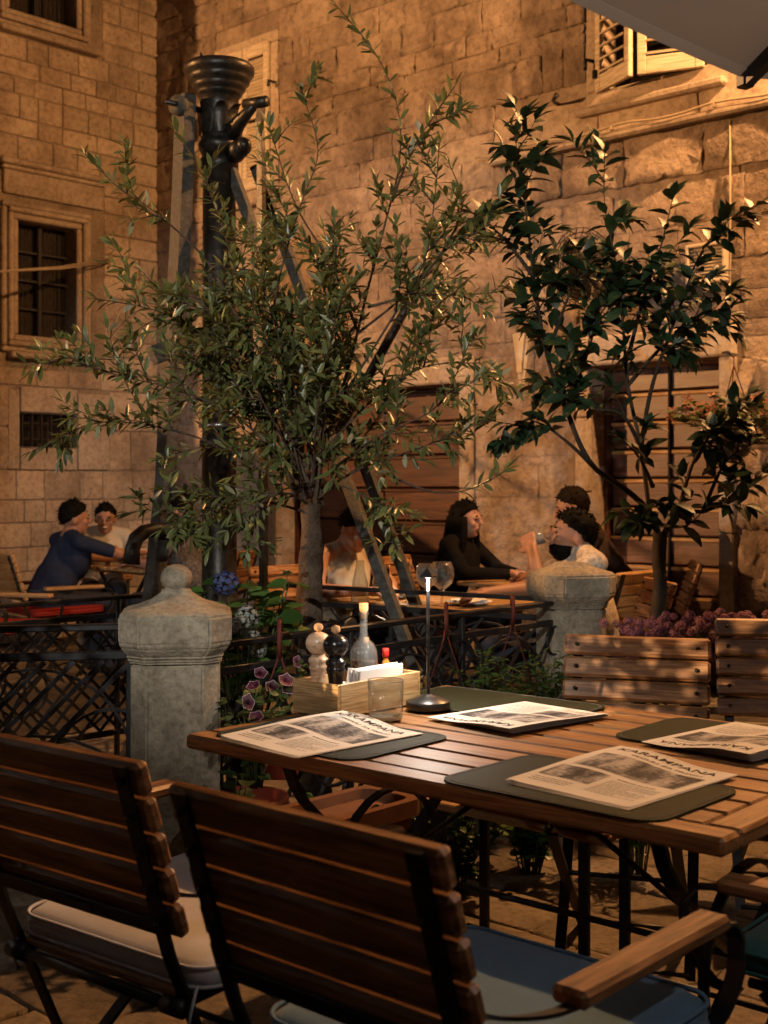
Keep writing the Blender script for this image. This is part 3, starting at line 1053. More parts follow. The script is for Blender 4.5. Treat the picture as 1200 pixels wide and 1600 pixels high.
def kerb(p0, p1):
    d = Vector(p1) - Vector(p0)
    b = MB()
    b.box((d.length / 2, 0, .06), (d.length, .24, .14), None, .015)
    k = structure(b.build('kerb', 'paving', None, (p0[0], p0[1], 0), (0, 0, math.atan2(d.y, d.x))))
kerb(POST1, POST2); kerb(POST1, (-2.5, 3.54, 0)); kerb(POST2, (-.75, 6.62, 0))

# ------------------------------------------------------------------ the old hand pump
pump = thing('hand_pump', 'tall old iron hand pump with bowl-shaped capital behind the olive tree', 'pump', (-.80, 6.2, 0))
PB = Vector((-.80, 6.2, 0))
def q(*pts):
    return [Vector(p) - PB for p in pts]
cl = [(.13, 0), (.13, .10), (.105, .14), (.088, .18), (.088, .72), (.098, .74), (.098, .78), (.086, .80), (.084, 1.50), (.096, 1.51), (.096, 1.55), (.083, 1.57), (.080, 2.86), (.094, 2.87), (.094, 2.91), (.082, 2.93)]
MB().lathe(cl, 24).build('column', 'old_iron', pump)
cap = [(.082, 2.93), (.090, 2.95), (.100, 2.965), (.104, 2.985), (.098, 3.0), (.086, 3.01), (.090, 3.02), (.082, 3.03), (.086, 3.10), (.092, 3.17), (.096, 3.215), (.104, 3.22), (.112, 3.235), (.112, 3.243), (.124, 3.25), (.131, 3.268), (.131, 3.277), (.145, 3.285), (.152, 3.305), (.152, 3.315), (.166, 3.325), (.172, 3.345), (.170, 3.36), (.160, 3.372), (.150, 3.368), (.10, 3.345), (.02, 3.34)]
cp = MB().lathe(cap, 32).build('capital', 'old_iron', pump)
for k in range(8):
    a = 2 * math.pi * k / 8 + .2
    vs, fs = [], []
    for i in range(7):
        t = i / 6
        w = .034 * math.sin(math.pi * (.15 + .8 * t)) + .004
        r = .088 + .012 * t + .030 * max(0, t - .65) / .35
        z = 3.03 + .165 * t - .03 * max(0, t - .8) / .2
        for s in (-1, 0, 1):
            aa = a + s * w / r
            rr2 = r + (.010 if s == 0 else 0)
            vs.append((rr2 * math.cos(aa), rr2 * math.sin(aa), z))
    for i in range(6):
        for j in range(2):
            fs.append((i * 3 + j, i * 3 + j + 1, (i + 1) * 3 + j + 1, (i + 1) * 3 + j))
    MB().add(vs, fs, None, True).build('acanthus_leaf', 'old_iron', cp)
MB().tube([(-.076, 0, 3.34), (-.08, 0, 3.40), (-.092, 0, 3.437)], [.018, .014, .003], 7).build('spike', 'old_iron', pump)
# timber post on the left with its washer and bolt
MB().strip(q((-.951, 6.12, 3.201), (-.966, 6.12, 2.741), (-.985, 6.12, 2.342), (-1.012, 6.12, 2.066), (-1.046, 6.10, 1.33), (-1.135, 6.02, .40), (-1.17, 6.0, 0.0)), .095, .062, (.62, -.78, 0)).build('timber_post', 'old_timber', pump)
MB().tube(q((-.985, 6.06, 3.143), (-.965, 6.10, 3.143)), .048, 16).build('washer', 'old_timber', pump)
MB().tube(q((-1.03, 6.02, 3.145), (-.86, 6.18, 3.145)), .014, 8).build('bolt', 'old_iron', pump)
MB().strip(q((-1.089, 6.0, 1.944), (-.926, 6.16, 2.03), (-.83, 6.2, 2.06)), .05, .085, (.6, -.78, .2)).build('plank', 'old_timber', pump)
# lever, pin and pull rod on the right
MB().tube(q((-.74, 6.18, 3.02), (-.70, 6.10, 3.06), (-.655, 6.05, 3.09), (-.60, 6.0, 3.135)), [.045, .038, .028, .022], 10).build('lever', 'old_iron', pump)
MB().tube(q((-.655, 6.05, 3.14), (-.549, 5.95, 3.125)), .027, 12).build('pivot_pin', 'old_iron', pump)
MB().strip(q((-.574, 6.0, 3.135), (-.585, 6.0, 3.04), (-.577, 6.0, 2.9), (-.577, 6.0, 2.713), (-.573, 6.02, 1.752), (-.57, 6.05, .75)), .032, .028, (.8, -.6, 0)).build('pull_rod', 'old_iron', pump)
MB().tube(q((-.72, 6.14, 2.93), (-.667, 6.05, 2.945)), [.05, .045], 12).build('boss', 'old_iron', pump)
MB().ball(q((-.662, 6.04, 2.945))[0], .036, 12, 8).build('knob', 'old_iron', pump)
# raking timber struts
MB().strip(q((-.771, 6.2, 2.946), (.344, 5.34, 0.0)), .034, .050, (-.55, -.80, 0)).build('strut', 'old_timber', pump)
MB().strip(q((-.632, 6.3, 2.909), (.174, 6.3, .698), (.42, 6.3, .02)), .04, .05, (-.5, -.85, 0)).build('strut', 'old_timber', pump)
MB().strip(q((-.60, 6.12, 1.57), (-.397, 6.12, 1.942)), .05, .06, (-.5, -.85, 0)).build('cross_piece', 'old_timber', pump)
MB().tube(q((.226, 6.1, 2.40), (.055, 6.15, 2.095), (-.30, 6.2, 1.46)), [.018, .022, .026], 8).build('handle', 'old_iron', pump)
# spout
MB().tube(q((-.80, 6.2, 1.12), (-1.0, 6.0, 1.127), (-1.074, 5.95, 1.127), (-1.115, 5.915, 1.118), (-1.145, 5.895, 1.09), (-1.16, 5.885, 1.04), (-1.165, 5.88, .97)), [.036, .034, .034, .035, .036, .036, .042], 12).build('spout', 'old_iron', pump)
MB().lathe([(.10, 1.615), (.10, 1.635)], 20).build('collar', 'steel', pump)

# ------------------------------------------------------------------ trees
def leaf_template(kind):
    """a folded leaf along +y, length 1, as (verts, faces)"""
    if kind == 'olive':
        prof = [(0, .0), (.12, .065), (.38, .140), (.68, .128), (.90, .055), (1.0, 0)]
        bend, fold = -.10, .25
    elif kind == 'citrus':
        prof = [(0, .01), (.10, .10), (.32, .235), (.60, .245), (.84, .12), (1.0, 0)]
        bend, fold = -.26, .30
    else:
        prof = [(0, .02), (.10, .20), (.34, .36), (.62, .33), (.86, .15), (1.0, 0)]
        bend, fold = -.20, .22
    vs, fs = [(0, 0, 0)], []
    for (t, w) in prof[1:-1]:
        z = bend * t * t
        vs += [(-w, t, z + w * fold), (0, t, z), (w, t, z + w * fold)]
    vs.append((0, 1, bend))
    fs += [(0, 2, 1), (0, 3, 2)]
    n = len(prof) - 2
    for i in range(n - 1):
        a = 1 + 3 * i
        fs += [(a, a + 1, a + 4, a + 3), (a + 1, a + 2, a + 5, a + 4)]
    a = 1 + 3 * (n - 1)
    e = len(vs) - 1
    fs += [(a, a + 1, e), (a + 1, a + 2, e)]
    return vs, fs
LEAF = {k: leaf_template(k) for k in ('olive', 'citrus', 'broad')}

def leaf_matrix(p, d, up, L, roll):
    d = d.normalized()
    s = d.cross(up)
    s = s.normalized() if s.length > 1e-4 else d.orthogonal().normalized()
    n = s.cross(d)
    m = Matrix((s, d, n)).transposed().to_4x4()
    return Matrix.Translation(p) @ m @ Matrix.Rotation(roll, 4, 'Y') @ Matrix.Scale(L, 4)

def smooth_path(pts, step):
    pts = [Vector(p) for p in pts]
    out = []
    for i in range(len(pts) - 1):
        p0, p1, p2, p3 = pts[max(i - 1, 0)], pts[i], pts[i + 1], pts[min(i + 2, len(pts) - 1)]
        n = max(1, int((p2 - p1).length / step))
        for k in range(n):
            t = k / n
            out.append(.5 * ((2 * p1) + (p2 - p0) * t + (2 * p0 - 5 * p1 + 4 * p2 - p3) * t * t + (3 * p1 - p0 - 3 * p2 + p3) * t ** 3))
    out.append(pts[-1])
    return out

def add_leaves_along(path, leaves, r, kind, gap, L0, L1, start, ang, droop):
    """pairs of leaves along a twig, each pair turned against the last"""
    acc = 0
    tot = sum((path[i + 1] - path[i]).length for i in range(len(path) - 1))
    s = 0
    spin = r.uniform(0, math.pi)
    nxt = start * tot
    for i in range(len(path) - 1):
        d = path[i + 1] - path[i]
        l = d.length
        if l < 1e-6: continue
        d = d / l
        while nxt < s + l:
            p = path[i] + d * (nxt - s)
            o = d.orthogonal().normalized()
            k = 2 if kind == 'olive' else 1
            for j in range(k):
                a = spin + math.pi * j + r.uniform(-.35, .35)
                o2 = Quaternion(d, a) @ o
                an = R(ang + r.uniform(-24, 24))
                dd = d * math.cos(an) + o2 * math.sin(an) + Vector((0, 0, -droop * r.uniform(.4, 1.4)))
                if r.random() < .93:
                    upv = Vector((r.uniform(-.5, .5), r.uniform(-.7, .3), 1))
                    leaves.append(leaf_matrix(p, dd, upv, r.uniform(L0, L1), r.uniform(-.5, .5)))
            spin += math.pi / 2 + r.uniform(-.3, .3) if kind == 'olive' else 2.4 + r.uniform(-.4, .4)
            nxt += gap * r.uniform(.75, 1.3)
        s += l
    # tip cluster
    d = (path[-1] - path[-2]).normalized()
    for j in range(3 if kind == 'olive' else 4):
        o2 = Quaternion(d, j * 2.2 + spin) @ d.orthogonal().normalized()
        leaves.append(leaf_matrix(path[-1], d + o2 * r.uniform(.15, .5) - Vector((0, 0, droop)), Vector((0, -.3, 1)), r.uniform(L0, L1) * .9, 0))

def wander(p, d, length, r, step=.035, wob=.22, lift=.0):
    out = [Vector(p)]
    d = d.normalized()
    n = max(2, int(length / step))
    for i in range(n):
        d = (d + Vector((r.uniform(-wob, wob), r.uniform(-wob, wob), r.uniform(-wob, wob) + lift))).normalized()
        out.append(out[-1] + d * step)
    return out

def build_tree(root, limbs, trunk, seed, kind, mats, r_limb, sub, twig, leafp, n_obj=300, grow_from=.25, lone=()):
    r = random.Random(seed)
    wood, leaves = MB(), []
    tr = smooth_path([t[:3] for t in trunk], .04)
    k = len(tr)
    rads = [trunk[0][3] + (trunk[-1][3] - trunk[0][3]) * (i / (k - 1)) for i in range(k)]
    for i in range(k):
        tr[i] = tr[i] + Vector((noise.noise(Vector((i * .35, seed, 0))), noise.noise(Vector((i * .35, seed, 5))), 0)) * .012
        rads[i] *= 1 + .14 * noise.noise(Vector((i * .5, seed, 9)))
    tb = MB().tube(tr, rads, 14)
    me = tb.mesh('trunk', mats[0])
    for v in me.vertices:
        nz = noise.fractal(Vector((v.co.x * 30, v.co.y * 30, v.co.z * 7)), 1, 2, 3)
        v.co += v.normal * nz * trunk[0][3] * .16
    link('trunk', me, root)
    for li, lb in enumerate(limbs):
        path = smooth_path(lb, .04)
        n = len(path)
        r0 = r_limb * (1.0 if li < 2 else .75)
        wood.tube(path, [max(.0022, r0 * (1 - i / (n - 1)) ** .8) for i in range(n)], 7)
        add_leaves_along(path[int(n * .55):], leaves, r, kind, *leafp)
        for i in range(int(n * grow_from), n - 1):
            zz = path[i].z
            thin = (.72 if zz < 1.75 else (.80 if zz < 2.1 else (.66 if zz < 2.4 else .36))) if kind == 'olive' else 1.0
            if li in lone or r.random() > sub[0] * thin * (1.2 if i < n * .75 else .6): continue
            d = path[i + 1] - path[i]
            o = Quaternion(d.normalized(), r.uniform(0, 6.28)) @ d.orthogonal().normalized()
            dd = d.normalized() * .75 + o * .9 + Vector((0, 0, .22))
            sb = wander(path[i], dd, r.uniform(*sub[1]) * (.7 if kind == 'olive' and zz > 2.2 else 1.0), r, .035, .18, .02)
            m = len(sb)
            wood.tube(sb, [max(.0014, .0042 * (1 - j / (m - 1))) for j in range(m)], 5)
            add_leaves_along(sb, leaves, r, kind, *leafp)
            for j in range(1, m - 1):
                if r.random() > twig[0]: continue
                d2 = sb[j + 1] - sb[j]
                o = Quaternion(d2.normalized(), r.uniform(0, 6.28)) @ d2.orthogonal().normalized()
                tw = wander(sb[j], d2.normalized() * .8 + o + Vector((0, 0, .12)), r.uniform(*twig[1]), r, .03, .2, .0)
                mm = len(tw)
                wood.tube(tw, [max(.0011, .0022 * (1 - t / (mm - 1))) for t in range(mm)], 4)
                add_leaves_along(tw, leaves, r, kind, *leafp)
    wood.build('branches', mats[0], root)
    camp = Vector((0, 0, 1.33)) - root.location
    leaves.sort(key=lambda m: (m.translation - camp).length - .35 * r.random())
    vs, fs = LEAF[kind]
    lm = MB().add(vs, fs, None, True).mesh('leaf', mats[1])
    for m in leaves[:n_obj]:
        o = link('leaf', lm, root)
        o.matrix_local = m
    b = MB()
    for m in leaves[n_obj:]:
        b.add(vs, fs, m, True)
    if b.v:
        o = b.build('foliage', mats[1], root)
        o['kind'] = 'stuff'
    return len(leaves)

OLIVE_LIMBS = [[(-0.012,0,1.234),(-0.084,-0.02,1.402),(-0.168,-0.06,1.619),(-0.236,-0.1,1.907),(-0.301,-0.12,2.196),(-0.385,-0.14,2.437),(-0.491,-0.16,2.624)],[(0.0,0,1.258),(0.048,0.02,1.498),(0.14,0.02,1.811),(0.205,0,2.076),(0.277,-0.04,2.341),(0.322,-0.05,2.533),(0.318,-0.06,2.725),(0.241,-0.08,2.918),(0.084,-0.1,3.106)],[(0.108,0.02,1.667),(0.265,-0.05,1.907),(0.409,-0.1,2.148),(0.448,-0.12,2.365),(0.467,-0.14,2.581)],[(0.294,-0.04,2.389),(0.373,-0.08,2.581),(0.525,-0.12,2.798)],[(0.205,0,2.004),(0.385,-0.06,2.04),(0.553,-0.1,2.033),(0.71,-0.12,2.047)],[(0.048,0.0,1.474),(0.217,-0.1,1.643),(0.409,-0.16,1.763),(0.614,-0.2,1.775)],[(0.024,0,1.306),(0.192,-0.12,1.402),(0.409,-0.2,1.474),(0.638,-0.22,1.571)],[(0.265,-0.15,1.378),(0.457,-0.2,1.306),(0.602,-0.22,1.33),(0.703,-0.24,1.39)],[(-0.048,0,1.306),(-0.241,-0.12,1.426),(-0.457,-0.2,1.522),(-0.746,-0.24,1.559),(-0.986,-0.26,1.455)],[(-0.084,0,1.402),(-0.289,-0.14,1.595),(-0.529,-0.2,1.691),(-0.722,-0.22,1.739),(-0.847,-0.22,1.84)],[(-0.144,0,1.522),(-0.337,-0.1,1.811),(-0.529,-0.16,1.956),(-0.782,-0.2,2.008)],[(-0.217,-0.05,1.811),(-0.361,-0.12,2.124),(-0.553,-0.16,2.316),(-0.698,-0.18,2.413),(-0.813,-0.2,2.528)],[(-0.192,-0.02,1.715),(-0.12,-0.1,2.1),(-0.036,-0.14,2.365),(0.024,-0.14,2.557),(-0.034,-0.16,2.762)],[(0.168,0.02,1.907),(0.072,-0.06,2.148),(-0.06,-0.1,2.365),(-0.156,-0.12,2.648)],[(-0.024,0,1.234),(-0.217,-0.1,1.282),(-0.409,-0.16,1.282),(-0.534,-0.2,1.174)],[(0.024,0,1.282),(0.168,0.15,1.498),(0.313,0.22,1.715),(0.385,0.25,1.956)],[(-0.024,0,1.282),(-0.168,0.2,1.498),(-0.337,0.3,1.715),(-0.457,0.3,1.907)],[(0.0,0,1.354),(-0.024,0.25,1.667),(0.024,0.3,1.956),(0.072,0.3,2.196)],[(-0.012,0,1.258),(-0.096,-0.25,1.306),(-0.217,-0.35,1.234),(-0.337,-0.4,1.113)],[(0.012,0,1.282),(0.12,-0.25,1.33),(0.265,-0.3,1.258),(0.361,-0.32,1.234)],[(0.0,0,1.33),(0.024,-0.25,1.571),(0.072,-0.35,1.811),(0.12,-0.35,2.004)],[(-0.029,0,1.33),(-0.144,-0.28,1.595),(-0.265,-0.36,1.811),(-0.385,-0.38,2.004)],[(-0.048,0,1.378),(-0.217,-0.1,1.619),(-0.409,-0.15,1.859),(-0.602,-0.2,2.1)],[(0.048,0,1.378),(0.265,-0.2,1.522),(0.457,-0.25,1.619),(0.577,-0.25,1.859)],[(0.168,0,1.907),(0.313,0.05,2.028),(0.505,0.05,2.196),(0.614,0.05,2.22)],[(0.361,-0.05,2.052),(0.481,-0.1,2.196),(0.553,-0.12,2.365),(0.505,-0.12,2.509)]]
CITRUS_LIMBS = [[(0.0,0,1.117),(-0.04,0,1.224),(-0.146,-0.03,1.317),(-0.266,-0.05,1.396),(-0.332,-0.06,1.489),(-0.398,-0.08,1.649),(-0.478,-0.1,1.861),(-0.531,-0.1,2.18),(-0.571,-0.12,2.472),(-0.611,-0.12,2.751)],[(0.013,0,1.117),(0.08,0,1.224),(0.186,0.02,1.224),(0.319,0.0,1.29),(0.425,-0.02,1.383)],[(-0.266,-0.05,1.396),(-0.398,-0.08,1.516),(-0.531,-0.1,1.596),(-0.611,-0.12,1.543)],[(-0.04,0,1.224),(-0.066,0.05,1.489),(-0.12,0.05,1.755),(-0.146,0.03,2.021),(-0.186,0,2.286),(-0.226,0,2.499),(-0.226,0,2.711)],[(-0.066,0.05,1.489),(-0.027,0.0,1.755),(0.08,-0.03,2.074),(0.159,-0.05,2.286),(0.266,-0.06,2.419),(0.398,-0.08,2.486)],[(-0.12,0.05,1.861),(-0.053,0.1,2.1),(0.027,0.1,2.34),(0.08,0.1,2.552)],[(-0.478,-0.1,1.861),(-0.398,-0.05,2.074),(-0.345,0,2.207),(-0.332,0,2.313)],[(-0.531,-0.1,2.18),(-0.664,-0.14,2.34),(-0.784,-0.15,2.433)],[(-0.398,-0.08,1.649),(-0.292,0.1,1.861),(-0.213,0.15,2.074),(-0.08,0.2,2.207)],[(0.08,0,1.224),(0.133,-0.05,1.436),(0.239,-0.08,1.596),(0.345,-0.08,1.702)],[(0.186,0.02,1.224),(0.292,0.05,1.436),(0.425,0.05,1.516)],[(-0.066,0.05,1.489),(-0.186,-0.15,1.622),(-0.345,-0.2,1.649),(-0.505,-0.2,1.755)],[(-0.027,0.0,1.33),(-0.106,-0.15,1.436),(-0.186,-0.2,1.516)],[(0.0,0,1.171),(-0.08,-0.15,1.25),(-0.106,-0.2,1.224)],[(0.0,0,1.171),(0.08,-0.15,1.171),(0.146,-0.2,1.25)],[(-0.12,0.05,1.755),(0.027,0.1,1.914),(0.159,0.1,2.021),(0.213,0.1,2.154)]]
ro = random.Random(19)
for _ in range(20):
    while True:
        e = Vector((ro.uniform(-1, 1), ro.uniform(-1, 1), ro.uniform(-1, 1)))
        if .5 < e.length < 1: break
    e = Vector((-.08 + e.x * .52, -.03 + e.y * .36, 1.80 + e.z * .56))
    s0 = Vector((-.02 + ro.uniform(-.03, .06), 0, ro.uniform(1.24, 1.42)))
    OLIVE_LIMBS.append([tuple(s0), tuple(s0.lerp(e, .4) + Vector((0, 0, .05))), tuple(e)])
olive = thing('olive_tree', 'slender olive tree with narrow grey-green leaves standing behind the set table', 'tree', (-.265, 4.8, 0))
n1 = build_tree(olive, OLIVE_LIMBS, [(.03, 0, -.02, .068), (.0, 0, .35, .056), (-.012, 0, .8, .050), (-.012, 0, 1.10, .046), (-.006, 0, 1.27, .040)], 3,
                'olive', ('bark_olive', 'olive_leaf'), .0078, (.54, (.12, .26)), (.38, (.06, .15)), (.0245, .040, .074, .08, 52, .02), 300, .25, (7,))
orange = thing('orange_tree', 'dark broad-leaved orange tree growing behind the slatted chairs at right', 'tree', (1.142, 5.3, 0))
n2 = build_tree(orange, CITRUS_LIMBS, [(-.01, 0, -.02, .034), (.0, 0, .4, .028), (-.004, 0, .75, .026), (.004, 0, 1.0, .026), (.0, 0, 1.14, .028)], 11,
                'citrus', ('bark_dark', 'citrus_leaf'), .014, (.50, (.10, .24)), (.18, (.05, .11)), (.021, .065, .115, .10, 54, .24), 300, .34)
print('LEAVES', n1, n2)

# ------------------------------------------------------------------ garden plants
def plant(name, label, cat, loc, seed, n_stem, h, spread, leaf, lmat, Lr, flowers=None, group=None, stem_r=.004, nleaf=6, pot=None):
    """stems with leaves; flowers = (mat, rim mat, size, count, kind)"""
    p = thing(name, label, cat, loc, 0, group)
    r = random.Random(seed)
    st, lv = MB(), []
    tips = []
    for i in range(n_stem):
        a = r.uniform(0, 6.28)
        e = Vector((math.cos(a) * spread * r.uniform(.2, 1), math.sin(a) * spread * r.uniform(.2, 1), h * r.uniform(.6, 1.0)))
        path = smooth_path([(e.x * .15, e.y * .15, 0), (e.x * .4, e.y * .4, e.z * .55), e], .04)
        st.tube(path, [max(.001, stem_r * (1 - .7 * t / len(path))) for t in range(len(path))], 5)
        tips.append(path[-1])
        for k in range(nleaf):
            q_ = path[int(len(path) * (r.uniform(.25, .999) if Lr[1] < .06 else r.uniform(.55, .999)))]
            a2 = r.uniform(0, 6.28)
            dd = Vector((math.cos(a2), math.sin(a2), r.uniform(-.2, .6)))
            lv.append(leaf_matrix(q_, dd, Vector((r.uniform(-.4, .4), r.uniform(-.6, .2), 1)), r.uniform(*Lr), r.uniform(-.4, .4)))
    st.build('stems', 'dull_leaf', p)
    vs, fs = LEAF[leaf]
    if Lr[1] > .05:
        lm = MB().add(vs, fs, None, True).mesh('leaf', lmat)
        for m in lv:
            o = link('leaf', lm, p); o.matrix_local = m
    else:
        b = MB()
        for m in lv: b.add(vs, fs, m, True)
        o = b.build('foliage', lmat, p); o['kind'] = 'stuff'
    if flowers:
        fm, rim, size, cnt, kind = flowers
        if kind == 'trumpet':
            b = MB()
            n = 15
            prof = [(.06, 0), (.14, .35), (.45, .55), (.85, .60)]
            vs2, fs2 = [], []
            for i, (rr_, z) in enumerate(prof):
                for j in range(n):
                    a = 6.283 * j / n
                    k = rr_ * (1 + (.12 * math.cos(5 * a) if i > 1 else 0))
                    vs2.append((k * math.cos(a), k * math.sin(a), z + (.06 * math.cos(10 * a) if i > 2 else 0)))
            for i in range(3):
                for j in range(n):
                    fs2.append((i * n + j, i * n + (j + 1) % n, (i + 1) * n + (j + 1) % n, (i + 1) * n + j))
            b.add(vs2, fs2, None, True)
            mm = b.mesh('flower', fm)
            rb = MB()
            vs3, fs3 = [], []
            for i, k0 in enumerate((.845, .90)):
                for j in range(n):
                    a = 6.283 * j / n
                    k = k0 * (1 + .12 * math.cos(5 * a))
                    vs3.append((k * math.cos(a), k * math.sin(a), .605 + .02 * i + .06 * math.cos(10 * a)))
            for j in range(n):
                fs3.append((j, (j + 1) % n, n + (j + 1) % n, n + j))
            rm = rb.add(vs3, fs3, None, True).mesh('petal_rim', rim) if rim else None
        elif kind == 'ball':
            b = MB()
            for i in range(46):
                ph = math.acos(1 - 2 * (i + .5) / 46); th = i * 2.399
                nn = Vector((math.sin(ph) * math.cos(th), math.sin(ph) * math.sin(th), math.cos(ph)))
                t = nn.orthogonal().normalized(); u = nn.cross(t)
                c = nn * (.88 + .12 * r.random())
                for q4 in range(4):
                    a = q4 * math.pi / 2 + i
                    d1 = t * math.cos(a) + u * math.sin(a); d2 = t * math.cos(a + .8) + u * math.sin(a + .8); d3 = t * math.cos(a - .8) + u * math.sin(a - .8)
                    b.add([c, c + d3 * .20, c + d1 * .28 + nn * .05, c + d2 * .20], [(0, 1, 2, 3)])
            mm = b.mesh('flower', fm); rm = None
        else:
            b = MB()
            for q5 in range(5):
                a = q5 * 2 * math.pi / 5
                d1 = Vector((math.cos(a), math.sin(a), .15)); w = Vector((-math.sin(a), math.cos(a), 0)) * .22
                b.add([(0, 0, 0), d1 * .55 + w, d1, d1 * .55 - w], [(0, 1, 2, 3)])
            mm = b.mesh('flower', fm); rm = None
        order = sorted(tips, key=lambda t: -t.z + t.y * .5)
        for i in range(cnt):
            tp = order[i % len(order)] + (Vector((r.uniform(-.5, .5), r.uniform(-.6, .2), r.uniform(-.5, .1))) * spread if i >= len(order) else Vector())
            nrm = Vector((r.uniform(-.6, .6), -1 + r.uniform(-.2, .5), r.uniform(-.1, .9)))
            o = link('flower', mm, p, tp, nrm.to_track_quat('Z', 'Y').to_euler(), (size * r.uniform(.7, 1.15), size * r.uniform(.7, 1.15), size * r.uniform(.7, 1.3)))
            if rm: link('petal_rim', rm, o)
    return p

plant('hydrangea', 'leafy hydrangea with one blue bloom beside the finial post', 'plant', (-.47, 4.45, .25), 21, 18, .82, .20, 'broad', 'green_leaf', (.065, .115), ('hydrangea', None, .045, 1, 'ball'), None, .007, 9)
plant('hydrangea', 'hydrangea with faded grey-blue flower heads leaning over the post cap', 'plant', (-.50, 4.28, .25), 22, 10, .64, .14, 'broad', 'green_leaf', (.05, .09), ('dry_petals', None, .042, 6, 'ball'), None, .007, 4)
plant('dry_stump', 'pale cut stems at the foot of the hydrangea', 'plant', (-.50, 4.22, .35), 25, 6, .42, .07, 'broad', 'dull_leaf', (.03, .05), None, None, .010, 1)
plant('petunia', 'wine-red petunias with white rims hanging left of the bamboo box', 'flowers', (-.385, 3.86, .42), 31, 16, .34, .15, 'broad', 'dull_leaf', (.025, .045), ('petunia', 'petal_rim', .026, 7, 'trumpet'), None, .003, 14)
plant('petunia', 'small mauve petunias behind the bamboo box corner', 'flowers', (-.17, 4.05, .46), 32, 14, .32, .13, 'broad', 'dull_leaf', (.025, .045), ('petunia', 'petal_rim', .021, 6, 'trumpet'), None, .003, 14)
for i, (x, y, z, h, s, lab) in enumerate(((.10, 4.42, .18, .46, .16, 'feathery green plant on the fence behind the lamp'), (.38, 4.76, .25, .48, .16, 'green sprigs hanging on the fence right of the lamp'),
                                     (.62, 5.02, .25, .46, .16, 'green sprigs beside the broken post'), (.86, 4.35, .0, .60, .20, 'low leafy bush behind the nearer slatted chair'))):
    plant('bedding_plant', lab, 'plant', (x, y, z), 50 + i, 30, h, s, 'olive', 'green_leaf' if i > 0 else 'dull_leaf', (.03, .048), None, 'bedding plants along the fence', .0025, 26)
for i, (x, y, h, s, fl, lab) in enumerate(((-.10, 4.02, .36, .20, 'petunia', 'leafy bedding plants on the ground below the table left'), (.22, 4.12, .38, .22, 'pink', 'red-flowered bedding plant seen under the table'),
                                     (.50, 4.35, .42, .22, 'pink', 'yellow-green bushy plant seen under the table'))):
    plant('bedding_plant', lab, 'plant', (x, y, .0), 60 + i, 34, h, s, 'broad', 'green_leaf', (.03, .05), (fl, None, .020, 9, 'star'), 'plants seen under the table', .003, 16)
for i, (x, y, z, lab) in enumerate(((1.20, 5.05, .42, 'mauve heather at the foot of the orange tree'), (1.40, 5.12, .42, 'larger mauve heather beside the stone pier'), (1.02, 5.12, .40, 'dry heather left of the orange trunk'))):
    plant('heather', lab, 'flowers', (x, y, z), 70 + i, 60, .40, .14, 'olive', 'dull_leaf', (.018, .03), ('heather', None, .020, 58, 'ball'), 'heathers in the planter', .0022, 9)
# planter of the orange tree
pl = thing('planter', 'stone trough planter holding the orange tree and heathers', 'planter', (1.22, 5.2, 0), R(-20))
for (c, s) in (((0, -.20, .21), (.86, .05, .42)), ((0, .20, .21), (.86, .05, .42)), ((-.405, 0, .21), (.05, .35, .42)), ((.405, 0, .21), (.05, .35, .42))):
    MB().box(c, s, None, .012).build('side', 'post', pl)
MB().box((0, 0, .19), (.76, .35, .38)).build('soil', 'soil', pl)
# hanging pots on red cords
def hanging_pot(x, y, ztop, zpot, label, r0=.085, mat='red_pot'):
    p = thing('hanging_pot', label, 'pot', (x, y, 0), 0, 'pots hung on the fence by red cords')
    MB().lathe([(r0 * .68, zpot), (r0 * .7, zpot + .01), (r0 * .95, zpot + .13), (r0 * 1.06, zpot + .135), (r0 * 1.06, zpot + .165), (r0 * .95, zpot + .165), (r0 * .9, zpot + .14), (.01, zpot + .135)], 22).build('pot', mat, p)
    for s in (-1, 1):
        MB().tube([(0, 0, ztop), (s * .008, 0, ztop - .09), (s * r0 * .97, 0, zpot + .16)], .0032, 5).build('cord', 'cord', p)
    MB().tube([(0, 0, ztop - .08), (0, -.022, ztop - .03), (0, -.022, ztop + .03), (0, .02, ztop + .04), (0, .035, ztop)], .008, 6).build('hook', 'cord', p)
    return p
hanging_pot(-.335, 4.10, .86, .40, 'red hanging pot left of the bamboo box')
hanging_pot(.235, 4.83, .845, .36, 'red hanging pot on the fence behind the table lamp')
hanging_pot(.52, 5.16, .845, .36, 'red hanging pot on the fence nearest the broken post')
# terracotta pots on the kerb below the table
tp = thing('terracotta_trough', 'long terracotta trough on the ground behind the table legs', 'planter', (-.19, 3.74, .13), R(48))
vs = []
tr_ = MB()
for (w, d, z) in ((.58, .16, 0), (.64, .22, .20), (.67, .25, .20), (.67, .25, .25), (.61, .19, .25), (.60, .18, .22)):
    vs.append([(x, y, z) for x, y in rounded_rect(w, d, .04, 3)])
n = len(vs[0]); allv = [p for ring in vs for p in ring]
fs = [tuple(range(n))[::-1], tuple((len(vs) - 1) * n + j for j in range(n))]
for i in range(len(vs) - 1):
    for j in range(n):
        fs.append((i * n + j, i * n + (j + 1) % n, (i + 1) * n + (j + 1) % n, (i + 1) * n + j))
tr_.add(allv, fs).build('trough', 'terracotta', tp)
pp = thing('flower_pot', 'dark red round pot under the left table corner', 'pot', (-.43, 3.92, .13))
MB().lathe([(.085, 0), (.09, .01), (.125, .20), (.138, .205), (.138, .25), (.125, .25), (.118, .22), (.01, .215)], 24).build('pot', 'red_pot', pp)
plant('trailing_plant', 'dark round-leaved plant trailing beside the post foot', 'plant', (-.46, 3.72, .10), 81, 9, .40, .10, 'broad', 'citrus_leaf', (.05, .08), None, None, .004, 3)
